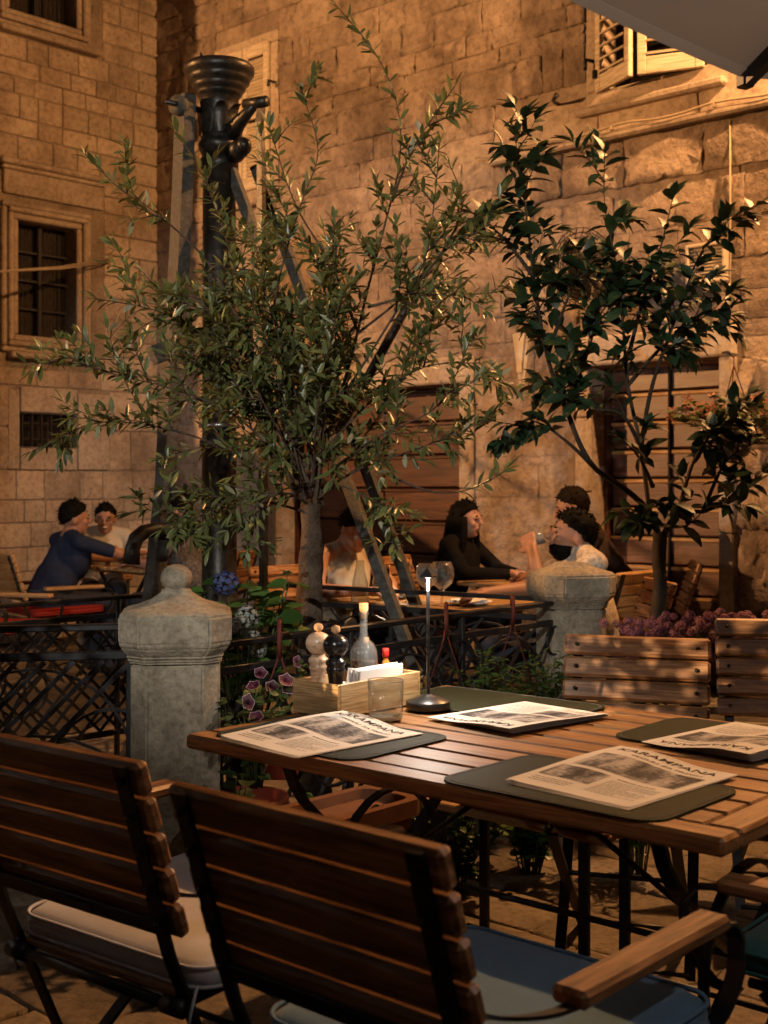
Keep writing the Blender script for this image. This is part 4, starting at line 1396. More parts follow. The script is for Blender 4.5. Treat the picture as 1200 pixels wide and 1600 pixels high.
# hanging basket with pink blossom at the right edge
hb = plant('hanging_basket', 'hanging basket of pink starry blossom in front of the board door', 'flowers', (2.0, 7.3, 1.52), 90, 60, .32, .36, 'broad', 'dull_leaf', (.04, .07), ('pink', None, .040, 60, 'star'), None, .003, 10)
MB().lathe([(.03, -.04), (.08, -.01), (.11, .07), (.115, .09), (.10, .09), (.01, .07)], 20).build('basket', 'iron', hb)
for s in range(3):
    MB().tube([(.14 * math.cos(s * 2.1), .14 * math.sin(s * 2.1), .10), (.0, .0, .50), (0, 0, .56)], .0035, 5).build('cord', 'cord', hb)
MB().tube([(0, 0, .55), (.02, .2, .60), (.10, .62, .64)], .008, 6).build('bracket', 'iron', hb)

# ------------------------------------------------------------------ garden furniture
S_REC, C_REC = math.sin(.312), math.cos(.312)

def cushion_mesh(w, d, t, r, mat):
    """soft box with piped edge, origin at its lower centre"""
    b = MB()
    prof = [(-.020, .0), (-.004, .012), (0.0, t * .5), (-.004, t - .012), (-.020, t)]
    rings = []
    for (o, z) in prof:
        rings.append([(x, y, z) for x, y in rounded_rect(w + 2 * o, d + 2 * o, r + o * .5, 6)])
    for k in (.75, .45):
        rings.append([(x * k, y * k, t + .012 * (1 - k)) for x, y in rounded_rect(w - .04, d - .04, r, 6)])
    n = len(rings[0])
    vs = [p for q_ in rings for p in q_] + [(0, 0, t + .009)]
    fs = [tuple(range(n))[::-1]]
    for i in range(len(rings) - 1):
        for j in range(n):
            fs.append((i * n + j, i * n + (j + 1) % n, (i + 1) * n + (j + 1) % n, (i + 1) * n + j))
    c = len(vs) - 1
    for j in range(n):
        fs.append(((len(rings) - 1) * n + j, (len(rings) - 1) * n + (j + 1) % n, c))
    vs = [(x, y, z + .004 * noise.noise(Vector((x * 9, y * 9, 3)))) for x, y, z in vs]
    b.add(vs, fs, None, True)
    return b.mesh('cushion', mat)

def make_chair(label, arms, half, cushion, loc, rz, wood='teak', cush_mat='white_cush'):
    """folding slat chair; local y points to the front, origin under the top of the back"""
    t = thing('armchair' if arms else 'slat_chair', label, 'chair', loc, rz, 'slatted folding chairs')
    post = half - .039
    sl = MB().box((0, 0, 0), (2 * half, .028, .0612), None, .008).mesh('slat', wood)
    bolt = MB().tube([(0, -.006, 0), (0, .004, 0)], .0062, 8).mesh('bolt', 'old_iron')
    def back(y, k, zt=.845):           # point on the reclined back, k metres down, y in front of the posts
        return (y * C_REC + k * S_REC, zt - k * C_REC + y * S_REC)
    for k in range(5):
        y, z = back(.018, .0668 * k)
        link('slat', sl, t, (0, y, z), (.312, 0, 0))
        for s in (-1, 1):
            y2, z2 = back(-.006 if arms else .033, .0668 * k)
            link('bolt', bolt, t, (s * post, y2, z2), (.312, 0, 0) if arms else (-.312, 0, math.pi))
    for s in (-1, 1):
        pts = [(s * post, *back(0, -.028)), (s * post, *back(0, .33)), (s * post, .150, .42), (s * post, .24, .22), (s * post, .38, .0)]
        MB().strip(pts, .030, .008, (1, 0, 0)).build('front_leg', 'iron', t)
        rl = [(s * (post - .02), .60, .43), (s * (post - .02), .40, .27), (s * (post - .02), .16, .10), (s * (post - .02), .06, .025), (s * (post - .02), -.02, .004)]
        MB().strip(smooth_path(rl, .05), .028, .008, (1, 0, 0)).build('rear_leg', 'iron', t)
        MB().tube([(s * (post - .01), .13, .43), (s * (post - .01), .62, .445)], .010, 8).build('seat_rail', 'iron', t)
        MB().tube([(s * (post - .035), .125, .432), (s * (post + .012), .125, .432)], .017, 10).build('collar', 'iron', t)
    y, z = back(-.001, .0668 * 4 + .010)
    MB().box((0, y, z), (2 * post, .006, .032), (.312, 0, 0), .002).build('back_rail', 'iron', t)
    MB().box((.02, y - .0045, z), (.07, .003, .014), (.312, 0, 0)).build('badge', 'black_paint', t)
    MB().tube([(-post, .125, .432), (post, .125, .432)], .0105, 10).build('seat_tube', 'iron', t)
    MB().tube([(-post + .02, .40, .275), (post - .02, .40, .275)], .007, 8).build('stretcher', 'iron', t)
    MB().tube([(-post + .02, .0, .012), (post - .02, .0, .012)], .009, 8).build('stretcher', 'iron', t)
    MB().tube([(-post, .37, .014), (post, .37, .014)], .009, 8).build('stretcher', 'iron', t)
    ss = MB().box((0, 0, 0), (2 * post - .03, .058, .020), None, .006).mesh('seat_slat', wood)
    for k in range(7):
        link('seat_slat', ss, t, (0, .165 + .068 * k, .448 + .002 * k))
    if cushion:
        o = link('cushion', cushion_mesh(.53, .53, .05, .06, cush_mat), t, (cushion[0], .405, .458), (R(1), 0, 0))
        for zz in (.010, .044):
            MB().tube([(x, y, zz) for x, y in rounded_rect(.527, .527, .059, 6)] + [(.2635, .2635 - .059, zz)], .0038, 6, False).build('piping', cush_mat, o)
        for s in (-1, 1):
            MB().tube([(s * .24, -.26, .015), (s * .25, -.285, -.02), (s * .235, -.28, -.06)], .003, 5).build('tie', cush_mat, o)
    if arms:
        for s in (-1, 1):
            xa = s * .316
            MB().box((0, 0, 0), (.42, .058, .026), None, .007).build('armrest', wood, t, (xa, .418, .645), (0, 0, R(90)))
            p0 = back(0, .20)
            MB().strip(smooth_path([(s * post, *p0), (s * (post + .04), .10, .640), (xa, .17, .636), (xa, .30, .629)], .02), .024, .006, (s * .55, .3, 0)).build('arm_bracket', 'iron', t)
            cr = [(xa, .50, .628), (xa, .64, .634), (xa, .675, .628), (xa, .70, .598), (xa, .700, .56), (xa, .685, .52), (xa - s * .02, .655, .46), (xa - s * .055, .62, .44)]
            MB().strip(smooth_path(cr, .02), .030, .006, (1, 0, 0)).build('arm_curl', 'iron', t)
    return t

CH1 = (-.6119, 2.2406, 0); CH2 = (-.1291, 1.7629, 0)
chair1 = make_chair('teak armchair with off-white seat cushion at far left of the table', True, .27, (.015, 0), CH1, -.6603)
chair2 = dup(chair1, CH2, -.7281, 'dark teak armchair with petrol blue cushion in front of the table', {'cushion': 'blue_cush', 'tie': 'blue_cush', 'piping': 'blue_cush'})
for c in chair2.children:
    if c.name.startswith('cushion'):
        c.location.x = .041
dup(chair1, (1.27, 2.05, 0), R(50), 'armchair with teal cushion pushed in at the right end of the table', {'cushion': 'teal_cush', 'tie': 'teal_cush', 'piping': 'teal_cush'})
slat = make_chair('slat chair with leaf shadows on its back behind the table', False, .215, None, (.76, 3.83, 0), R(163))
dup(slat, (1.34, 4.33, 0), R(172), 'slat chair standing right of the dappled chair')
MBc = cushion_mesh(.40, .42, .045, .05, 'green_cush')
gc = link('cushion', MBc, None, (1.36, 4.02, .462), (0, 0, R(172)))
tag(gc, 'pale green seat cushion on the chair at the right edge', 'cushion')

# low backless bench under the far side of the table
bn = thing('bench', 'low wooden bench with red pad seen under the table top', 'bench', (.41, 3.56, 0), R(-42))
sm = MB().box((0, 0, 0), (.62, .075, .022), None, .006).mesh('seat_slat', 'pale_chair')
for k in range(3):
    link('seat_slat', sm, bn, (0, -.085 + .085 * k, .42))
for s in (-1, 1):
    MB().strip([(s * .24, -.10, .408), (s * .24, -.10, .0)], .03, .012, (1, 0, 0)).build('leg', 'iron', bn)
    MB().strip([(s * .24, .10, .408), (s * .24, .10, .0)], .03, .012, (1, 0, 0)).build('leg', 'iron', bn)
MB().box((.05, 0, .441), (.45, .22, .018), None, .006).build('pad', 'red_cush', bn)

# ---- the set table
T0 = Vector((-.4719, 3.0155, 0)); TY = R(-41.0); TL, TD, TZ = 1.37, 1.0, .745
TE, TDv = Vector((math.cos(TY), math.sin(TY), 0)), Vector((-math.sin(TY), math.cos(TY), 0))
def tpos(a, b, z=TZ):
    return T0 + TE * a + TDv * b + Vector((0, 0, z))
table = thing('garden_table', 'slatted teak table set with newspapers and dark place mats', 'table', T0, TY)
fw = .072
for (x, y, lx, rz) in ((TL / 2, fw / 2, TL, 0), (TL / 2, TD - fw / 2, TL, 0), (fw / 2, TD / 2, TD - 2 * fw - .004, R(90)), (TL - fw / 2, TD / 2, TD - 2 * fw - .004, R(90))):
    bb = MB().box((0, 0, 0), (lx, fw - .003, .034), None, .007)
    bb.build('edge_board', 'teak_top', table, (x, y, TZ - .017), (0, 0, rz))
ns = 9
pit = (TD - 2 * fw) / ns
sm = MB().box((0, 0, 0), (TL - 2 * fw - .006, pit - .011, .024), None, .004).mesh('top_slat', 'teak_top')
for k in range(ns):
    link('top_slat', sm, table, (TL / 2, fw + pit * (k + .5), TZ - .0135))
for x in (.25, TL / 2, TL - .25):
    MB().box((x, TD / 2, TZ - .042), (.04, TD - .16, .022)).build('batten', 'teak', table)
for x in (.20, TL - .20):
    for s in (-1, 1):
        c = TD / 2
        MB().strip(smooth_path([(x, c - s * .36, TZ - .055), (x, c - s * .30, .58), (x, c - s * .10, .42), (x, c + s * .12, .28), (x, c + s * .30, .12), (x, c + s * .37, .0)], .04), .030, .012, (1, 0, 0)).build('leg', 'iron', table)
    MB().tube([(x, .20, TZ - .09), (x, TD - .2, TZ - .09)], .008, 8).build('leg_brace', 'iron', table)
    MB().strip(smooth_path([(x + .012, TD / 2 + .20 * math.cos(k * .5), .36 + .20 * math.sin(k * .5)) for k in range(14)], .04), .022, .008, (1, 0, 0)).build('leg_ring', 'iron', table)
for (y, z) in ((.16, .12), (TD - .16, .12), (TD / 2, .36)):
    MB().tube([(.20, y, z), (TL - .20, y, z)], .008, 8).build('stretcher', 'iron', table)
for s in (0, 1):
    MB().tube([(.20 + s * (TL - .4), TD / 2, .36), (TL / 2, TD / 2 - .1, TZ - .05)], .007, 8).build('diagonal_rod', 'iron', table)

# ---- place mats
def place_mat(a, b, rot, label, w=.47, d=.335):
    me = MB().prism(rounded_rect(w, d, .055, 6), 0, .0035).mesh('place_mat', 'mat')
    o = link('place_mat', me, None, tpos(a, b, TZ + .0005), (0, 0, TY + rot))
    tag(o, label, 'place mat', 'dark place mats on the table')
    MB().strip([(x, y, .0037) for x, y in rounded_rect(w - .02, d - .02, .047, 6)] + [(w / 2 - .01, d / 2 - .057, .0037)], .0012, .0006, (0, 0, 1)).build('stitching', 'greyink', o)
    return o
place_mat(.283, .205, R(0), 'dark green mat under the left newspaper', .46, .36)
place_mat(.998, .175, R(-1), 'dark green mat under the front right newspaper', .50, .34)
place_mat(.30, .815, R(1), 'dark green mat behind the table lamp', .55, .33)
place_mat(1.02, .79, R(0), 'dark green mat at the back right of the table', .49, .34)

# ---- newspapers
def mat_photo(seed):
    m, nt, b = _mat('halftone_photo')
    v = coords(nt, 'object', (26, 60, 1))
    n = noise_tex(nt, v, 2.2 + .3 * seed, 7, 0.7)
    v2 = coords(nt, 'object', (14, 5, 1))
    n2 = noise_tex(nt, v2, 1.5, 3, 0.5)
    ad = N(nt, 'ShaderNodeMath', operation='MULTIPLY_ADD')
    ad.inputs[1].default_value = .6
    nt.links.new(n, ad.inputs[0]); nt.links.new(n2, ad.inputs[2])
    c = ramp(nt, ad.outputs[0], [(.66, (.015, .015, .02)), (.74, (.07, .07, .08)), (.84, (.28, .27, .27)), (.93, (.50, .48, .46))])
    nt.links.new(c, b.inputs['Base Color'])
    b.inputs['Roughness'].default_value = .85
    return m
PHOTO = [mat_photo(i) for i in range(2)]
def text_mesh(body, width, height):
    cu = bpy.data.curves.new('lettering', 'FONT')
    cu.body = body
    cu.size = 1.0
    cu.resolution_u = 3
    cu.offset = .008
    o = bpy.data.objects.new('lettering', cu)
    col.objects.link(o)
    dg = bpy.context.evaluated_depsgraph_get()
    me = bpy.data.meshes.new_from_object(o.evaluated_get(dg))
    bpy.data.objects.remove(o); bpy.data.curves.remove(cu)
    xs = [v.co.x for v in me.vertices]; ys = [v.co.y for v in me.vertices]
    x0, x1, y0, y1 = min(xs), max(xs), min(ys), max(ys)
    for v in me.vertices:
        v.co.x = (v.co.x - x0) / (x1 - x0) * width - width / 2
        v.co.y = (v.co.y - y0) / (y1 - y0) * height - height / 2
    return me
TITLE = text_mesh('KARAMPANA', .235, .024)
SUBT = text_mesh('PEGULI ZA PREGU', .165, .0095)

def newspaper(a, b, rot, label, seed, w=.285, d=.375, lift=.019):
    r = random.Random(seed)
    n = thing('newspaper', label, 'newspaper', tpos(a, b, TZ + .0042), TY + rot, 'folded menu newspapers')
    def zf(x, y, k=1.0):
        u = (x + .085) / .17
        bump = .5 + .5 * math.cos(math.pi * max(-1, min(1, u)))
        base = .0035 + k * lift * bump * (.55 + .45 * math.sin((y + .06) * 9))
        left = max(0, (-x - w / 2 + .05) / .05)
        return base + k * .004 * left * left
    def sheet(name, k, dx, dy, dz, mat='paper'):
        nx, ny = 22, 12
        vs, fs = [], []
        for j in range(ny + 1):
            for i in range(nx + 1):
                x, y = -w / 2 + w * i / nx, -d / 2 + d * j / ny
                vs.append((x + dx * (1 - j / ny), y + dy, zf(x, y, k) + dz))
        for j in range(ny):
            for i in range(nx):
                q0 = j * (nx + 1) + i
                fs.append((q0, q0 + 1, q0 + nx + 2, q0 + nx + 1))
        return MB().add(vs, fs, None, True).build(name, mat, n)
    for i, k in enumerate((0.12, .42, .72)):
        sheet('page', k, r.uniform(-.004, .006), -.003 * (3 - i), -.0022 + .0006 * i)
    top = sheet('front_page', 1.0, 0, 0, 0)
    def patch(name, x0, x1, y0, y1, mat, off=.0004, nx=10, ny=8):
        vs, fs = [], []
        for j in range(ny + 1):
            for i in range(nx + 1):
                x, y = x0 + (x1 - x0) * i / nx, y0 + (y1 - y0) * j / ny
                vs.append((x, y, zf(x, y) + off))
        for j in range(ny):
            for i in range(nx):
                q0 = j * (nx + 1) + i
                fs.append((q0, q0 + 1, q0 + nx + 2, q0 + nx + 1))
        return MB().add(vs, fs, None, True).build(name, mat, top)
    patch('photo', -.118, .122, -.015, .098, PHOTO[0])
    patch('photo', -.128, -.008, -.112, -.032, PHOTO[1])
    for me0, cx, cyy, nm in ((TITLE, .0, .150, 'title'), (SUBT, .02, .1165, 'subtitle')):
        me = me0.copy()
        for v in me.vertices:
            v.co.x += cx; v.co.y += cyy
            v.co.z = zf(v.co.x, v.co.y) + .0007
        me.materials.clear(); me.materials.append(M['ink'])
        link(nm, me, top)
    tx = MB()
    def words(x0, x1, y, h):
        x = x0
        while x < x1 - .006:
            l = min(r.uniform(.006, .018), x1 - x)
            tx.add([(x, y, zf(x, y) + .0006), (x + l, y, zf(x + l, y) + .0006), (x + l, y + h, zf(x + l, y + h) + .0006), (x, y + h, zf(x, y + h) + .0006)], [(0, 1, 2, 3)])
            x += l + .0025
    words(.012, .105, -.042, .0042)
    for k in range(11):
        words(.006, .122 if k not in (4, 9) else .07, -.056 - .0088 * k, .0019)
    for k in range(3):
        words(-.122, -.03, -.130 - .011 * k, .0026)
    words(-.09, .12, .176, .0016)
    tx.build('body_text', 'greyink', top)['kind'] = 'stuff'
    return n
newspaper(.285, .175, R(-6), 'newspaper at the left end of the table in front of the bamboo box', 1)
newspaper(1.035, .255, R(-5), 'newspaper lying front right, title towards the table middle', 2)
newspaper(.485, .675, R(172), 'newspaper lying upside down right of the table lamp', 3, .285, .36, .012)
newspaper(1.045, .760, R(172), 'newspaper lying upside down at the right edge of the picture', 4)

# ---- bamboo box with its contents
box = thing('bamboo_box', 'open bamboo box for condiments on the left end of the table', 'box', tpos(.075, .528), TY)
bw, bd, bh = .16, .325, .084
for (x, y, l, rz) in ((0, -bd / 2 + .005, bw, 0), (0, bd / 2 - .005, bw, 0), (-bw / 2 + .005, 0, bd - .021, R(90)), (bw / 2 - .005, 0, bd - .021, R(90))):
    MB().box((0, 0, 0), (l, .010, bh), None, .0015).build('side', 'bamboo', box, (x, y, bh / 2 + .004), (0, 0, rz))
MB().box((0, 0, .006), (bw - .022, bd - .022, .006)).build('bottom', 'bamboo', box)
ZB = TZ + .0095
def put(name, label, cat, a, b, z=ZB, rz=0, group=None):
    return thing(name, label, cat, tpos(a, b, z), TY + rz, group)
MILL = [(.026, 0), (.028, .004), (.028, .012), (.0255, .03), (.020, .055), (.0185, .075), (.0205, .092), (.0245, .104), (.0255, .108), (.0235, .112), (.0225, .116), (.0255, .120), (.0265, .126), (.0235, .131), (.019, .134), (.0175, .140), (.024, .146), (.0315, .158), (.0335, .170), (.031, .182), (.022, .192), (.010, .197), (.004, .198)]
m1 = put('pepper_mill', 'pale turned wooden pepper mill in the bamboo box', 'mill', .030, .425, ZB, 0, 'mills in the bamboo box')
MB().lathe(MILL[:16], 28).build('body', 'pale_turned', m1)
MB().lathe([(.0175, .1405)] + MILL[16:], 28).build('head', 'pale_turned', m1)
MB().lathe([(.004, .196), (.006, .200), (.0115, .204), (.0125, .211), (.0095, .218), (.001, .221)], 16).build('knob', 'cork', m1)
m2 = put('pepper_mill', 'black lacquered pepper mill with brass-coloured knob in the bamboo box', 'mill', .098, .418, ZB, 0, 'mills in the bamboo box')
MB().lathe(MILL[:16], 28).build('body', 'black_turned', m2)
MB().lathe([(.0175, .1405)] + MILL[16:], 28).build('head', 'black_turned', m2)
MB().lathe([(.004, .196), (.006, .200), (.0115, .204), (.0125, .211), (.0095, .218), (.001, .221)], 16).build('knob', 'cork', m2)
nap = put('napkin_stack', 'stack of white paper napkins standing in the bamboo box', 'napkins', .118, .548)
sm = MB().box((0, 0, .052), (.0028, .170, .100), None, .001).mesh('napkin', 'napkin')
for k in range(11):
    link('napkin', sm, nap, (-.018 + .0037 * k, rnd.uniform(-.004, .004), rnd.uniform(-.001, .004)), (0, R(4) + rnd.uniform(-.01, .01), rnd.uniform(-.01, .01)))
def cruet(label, a, b, s, fill, n_='oil_cruet', z=ZB):
    o = put(n_, label, 'bottle', a, b, z, 0, 'glass cruets')
    out = [(.026, 0), (.030, .003), (.031, .05), (.036, .085), (.0385, .112), (.036, .136), (.028, .153), (.016, .164), (.0115, .173), (.0105, .19), (.0105, .228), (.0135, .231), (.0135, .237)]
    inn = [(.009, .237), (.008, .19), (.009, .173), (.014, .162), (.026, .150), (.034, .135), (.0362, .112), (.034, .085), (.029, .05), (.027, .007), (.0, .007)]
    MB().lathe([(x * s, y * s) for x, y in out + inn], 28, close=False).build('bottle', 'glass', o)
    MB().lathe([(.0, .0075), (.0265, .0075), (.0285, .05), (.0335, .085), (.0355, .108), (.0, .109)], 24, close=False).build('oil', fill, o, None, None).scale = (s, s, s)
    MB().lathe([(.0085, .220), (.0085, .237), (.0120, .242), (.0125, .262), (.0, .263)], 16).build('cork', 'cork', o).scale = (s, s, s)
    return o
cruet('round glass oil cruet with tall neck and cork in the bamboo box', .040, .590, 1.0, 'oil')
cruet('small corked cruet half hidden behind the oil cruet', .004, .64, .62, 'vinegar', 'vinegar_cruet', TZ + .0095)
ts = put('hot_sauce_bottle', 'little hot sauce bottle with red cap and green band', 'bottle', .062, .655, ZB)
MB().lathe([(.0125, 0), (.0135, .003), (.0135, .086), (.010, .100), (.0065, .106), (.0065, .112)], 16).build('bottle', 'sauce', ts)
MB().lathe([(.0139, .050), (.0139, .084)], 16, close=False).build('label_band', 'green_label', ts)
MB().lathe([(.0095, .111), (.0095, .134), (.008, .136)], 14).build('cap', 'red_cap', ts)
sp = put('toothpick_pot', 'small white pot of sachets behind the napkins', 'pot', .060, .500)
MB().lathe([(.018, 0), (.02, .06), (.018, .06), (.016, .01)], 16).build('pot', 'napkin', sp)
for k in range(5):
    MB().box((0, 0, .075), (.013, .0015, .045)).build('sachet', 'napkin', sp, (rnd.uniform(-.008, .008), rnd.uniform(-.008, .008), .0), (rnd.uniform(-.2, .2), rnd.uniform(-.2, .2), rnd.uniform(0, 3)))

# ---- tumbler
gl = put('tumbler', 'empty clear glass tumbler in front of the bamboo box', 'glass', .235, .455, TZ + .001)
MB().lathe([(.038, 0), (.042, .002), (.0435, .012), (.0455, .098), (.0445, .0985), (.0440, .097), (.0418, .020), (.036, .0145), (.0, .0138)], 40, close=False).add([(.038 * math.cos(i * .157), .038 * math.sin(i * .157), 0) for i in range(40)], [tuple(range(40))[::-1]]).build('glass', 'glass', gl)
MB().tube(arc((0, 0, .098), .0450, 0, 360, 40, 'xy'), .0013, 6, False).build('rim', 'glass_rim', gl)
MB().lathe([(.0, .0012), (.0385, .0012), (.0412, .003), (.0420, .011), (.0355, .0125), (.0, .0122)], 40, close=False).build('base', 'glass_rim', gl)

# ---- table lamp
def table_lamp(name, label, loc, glow, watts, colr, group, soft=.006, strip=.03):
    l = thing(name, label, 'lamp', loc, 0.4, group)
    MB().lathe([(.056, 0), (.058, .002), (.058, .018), (.056, .0205), (.030, .030), (.010, .036), (.008, .038)], 40).build('base', 'black_paint', l)
    MB().box((0, 0, .187), (.0075, .0075, .312), None, .001).build('stem', 'black_paint', l)
    MB().lathe([(.004, .366), (.024, .346), (.0235, .3435), (.004, .345)], 4, smooth=False).build('hat', 'black_paint', l)
    MB().lathe([(.0045, .3405), (.0075, .3410), (.0075, .3430)], 16).build('led', glow, l)
    MB().box((-.0016, -.0039, .338 - strip / 2), (.0056, .0010, strip), (0, 0, -.4)).build('light_strip', glow, l)
    for k in range(3):
        pt = point_light('lamp_bulb', (.011 * math.cos(k * 2.094), .011 * math.sin(k * 2.094), .334), watts / 3, colr, soft, l)
        pt.data.type = 'SPOT'
        pt.data.spot_size = R(165); pt.data.spot_blend = .5
    return l
table_lamp('table_lamp', 'slim black cordless table lamp with lit head on the set table', tpos(.232, .628, TZ + .0045), 'lamp_glow', P_TABLE_LAMP, (1.0, .88, .74), 'cordless table lamps')

# ------------------------------------------------------------------ parasol over the table
par = thing('parasol', 'ivory parasol reaching in at the top right corner', 'parasol', (1.42, 1.23, 0))
PR, ZE, ZH = 1.60, 2.20, 2.78
a0 = math.atan2(2.69 - 1.23, .76 - 1.42)
corner = [Vector((PR * math.cos(a0 + k * math.pi / 4), PR * math.sin(a0 + k * math.pi / 4), ZE)) for k in range(8)]
hub = Vector((0, 0, ZH))
for k in range(8):
    p, p2 = corner[k], corner[(k + 1) % 8]
    vs, fs = [], []
    n = 8
    for i in range(n + 1):
        for j in range(n + 1):
            t = i / n; u = j / n
            e = p.lerp(p2, u)
            q0 = hub.lerp(e, t)
            q0 = q0 + Vector((0, 0, -.012 * math.sin(math.pi * u) * t + .02 * math.sin(math.pi * t)))
            vs.append(q0)
    for i in range(n):
        for j in range(n):
            a = i * (n + 1) + j
            fs.append((a, a + n + 1, a + n + 2, a + 1))
    o = len(vs)
    vs2 = vs + [v_ + Vector((0, 0, .004)) for v_ in vs]
    fs2 = fs + [tuple(i + o for i in f[::-1]) for f in fs]
    MB().add(vs2, fs2, None, True).build('canopy_panel', 'canvas', par)
    # hem along the edge, rib underneath
    ed = [p.lerp(p2, u / 8) + Vector((0, 0, -.012 * math.sin(math.pi * u / 8) + .002)) for u in range(9)]
    MB().strip(ed, .012, .022, (corner[k] + corner[(k + 1) % 8]) * -.5 + Vector((0, 0, .1))).build('hem', 'canvas', par)
    rib = [hub.lerp(p, t / 6) + Vector((0, 0, -.018 + .02 * math.sin(math.pi * t / 6))) for t in range(1, 7)]
    MB().strip(rib, .022, .030, Vector((-math.sin(a0 + k * math.pi / 4), math.cos(a0 + k * math.pi / 4), 0))).build('rib', 'alu', par)
    MB().strip([Vector((0, 0, 2.20)), hub.lerp(p, .55) + Vector((0, 0, -.03))], .016, .016, Vector((-math.sin(a0 + k * math.pi / 4), math.cos(a0 + k * math.pi / 4), 0))).build('strut', 'alu', par)
    MB().box(p + Vector((0, 0, -.014)), (.03, .03, .035), (0, 0, a0 + k * math.pi / 4), .004).build('rib_end', 'alu', par)
MB().tube([(0, 0, .05), (0, 0, 2.85)], .026, 14).build('pole', 'alu', par)
MB().lathe([(.05, 2.16), (.06, 2.17), (.06, 2.22), (.05, 2.23)], 16).build('runner', 'alu', par)
MB().box((0, 0, .03), (.6, .6, .06), None, .01).build('base', 'paving', par)
lr = MB().lathe([(.05, 2.06), (.11, 2.06), (.115, 2.075), (.11, 2.09), (.05, 2.09)], 24).build('light_ring', 'alu', par)
for k in range(4):
    a = k * math.pi / 2 + .4
    MB().lathe([(.0, 0), (.022, 0), (.022, .004)], 12).build('led', 'lamp_glow_dim', lr, (.08 * math.cos(a), .08 * math.sin(a), 2.054))
point_light('parasol_lamp', (-.09, .07, 2.02), P_PARASOL, (1.0, .88, .80), .03, par)
for (px, py, lab, en) in ((-4.3, 3.7, 'added ivory parasol, nearest beyond the left edge', 58), (-4.3, 6.4, 'added ivory parasol in the middle of the row beyond the left edge', 6), (-4.5, 9.0, 'farthest added ivory parasol of the row beyond the left edge', 5)):
    dp = dup(par, (px, py, 0), R(20), lab)  # unseen parasols, added to keep left lantern light off the terrace
    dp['group'] = 'added shade parasols beyond the left edge'
    for o in dp.children:
        if o.type == 'LIGHT':
            o.data = o.data.copy(); o.data.energy = en; o.data.color = (1.0, .93, .90)  # their lamps are added too, mostly to brighten the left chair

# ------------------------------------------------------------------ the square's lamps, an added spotlight and laurel, out of the picture
def lantern(name, label, loc, watts, foot):
    l = thing(name, label, 'lantern', loc, 0, 'sodium lanterns lighting the square')
    MB().lathe([(.10, -.22), (.16, .16)], 6, smooth=False).build('glass', 'sodium_glow', l)
    MB().lathe([(.19, .17), (.20, .18), (.10, .30), (.02, .38), (.02, .42)], 6, smooth=False).build('roof', 'iron', l)
    MB().lathe([(.02, -.30), (.06, -.26), (.11, -.23)], 6, smooth=False).build('base', 'iron', l)
    MB().tube(foot, .025, 8).build('bracket', 'iron', l)
    return l
# the lamp itself hangs just below the lantern glass
lR = lantern('street_lantern', 'sodium lantern bracketed on the rough wall beyond the right edge', (2.96, 6.26, 5.5), P_LANTERN_RIGHT, [(0, 0, .42), (.2, .22, .55), (.48, .51, .3)])
point_light('lantern_bulb', (0, 0, -.42), P_LANTERN_RIGHT, SODIUM, .06, lR)
lL = lantern('street_lantern', 'sodium lantern on a pole in the open square beyond the left edge', (-9.0, 5.5, 4.75), P_LANTERN_LEFT, [(0, 0, .42), (-.3, 0, .5), (-.45, 0, .2), (-.45, 0, -4.75)])
point_light('lantern_bulb', (0, 0, -.42), P_LANTERN_LEFT, SODIUM, .05, lL)
fl = thing('floodlight', 'small white floodlight on a pole behind the camera aimed at the olive', 'floodlight', (-1.15, -3.0, 3.2))
MB().box((0, 0, .12), (.22, .12, .16), (R(-10), 0, 0), .01).build('housing', 'alu', fl)
MB().box((0, .062, .11), (.19, .004, .13), (R(-10), 0, 0)).build('glass', 'lamp_glow_dim', fl)
MB().tube([(0, -.08, .1), (0, -.08, -3.2)], .03, 8).build('pole', 'alu', fl)
point_light('flood_bulb', (0, .13, .10), P_TREE_SPOT, (1.0, .95, .86), .05, fl, 29, (.62, 7.8, -1.15), .5)
f2 = thing('floodlight', 'added warm spotlight on a pole beyond the left edge aimed at the back chairs', 'floodlight', (-3.2, .5, 2.5))  # unseen spotlight, added to light the slat chair backs
MB().tube([(0, 0, .1), (-.14, -.11, .16)], [.07, .05], 12).build('housing', 'alu', f2)
MB().tube([(-.10, -.08, .1), (-.10, -.08, -2.5)], .025, 8).build('pole', 'alu', f2)
point_light('added_spot_bulb', (.03, .02, .09), P_ADDED_SPOT, (1.0, .70, .40), .012, f2, 9.5, (4.05, 3.38, -1.78), .4)
sh = thing('added_laurel', 'potted laurel added beyond the left edge to dapple the spotlight beam', 'tree', (-1.20, 2.14, 0))  # unseen bush, added to break the beam into leaf shadows
MB().lathe([(.14, 0), (.19, .34), (.205, .34), (.205, .38), (.17, .38), (.01, .35)], 24).build('pot', 'terracotta', sh)
build_tree(sh, [[(0, 0, .9), (.05, .05, 1.3), (.1, .05, 1.95)], [(0, 0, .9), (-.08, .1, 1.3), (-.15, .14, 1.95)], [(0, 0, .9), (.1, -.08, 1.2), (.20, -.12, 1.9)], [(0, 0, .9), (.05, .15, 1.2), (.12, .26, 1.9)], [(0, 0, .9), (-.12, -.15, 1.3), (-.25, -.22, 1.9)]],
           [(0, 0, .33, .03), (0, 0, .7, .025), (0, 0, .95, .022)], 77, 'citrus', ('bark_dark', 'dull_leaf'), .014, (.75, (.14, .30)), (.2, (.06, .1)), (.026, .04, .065, .10, 50, .15), 0, .2)

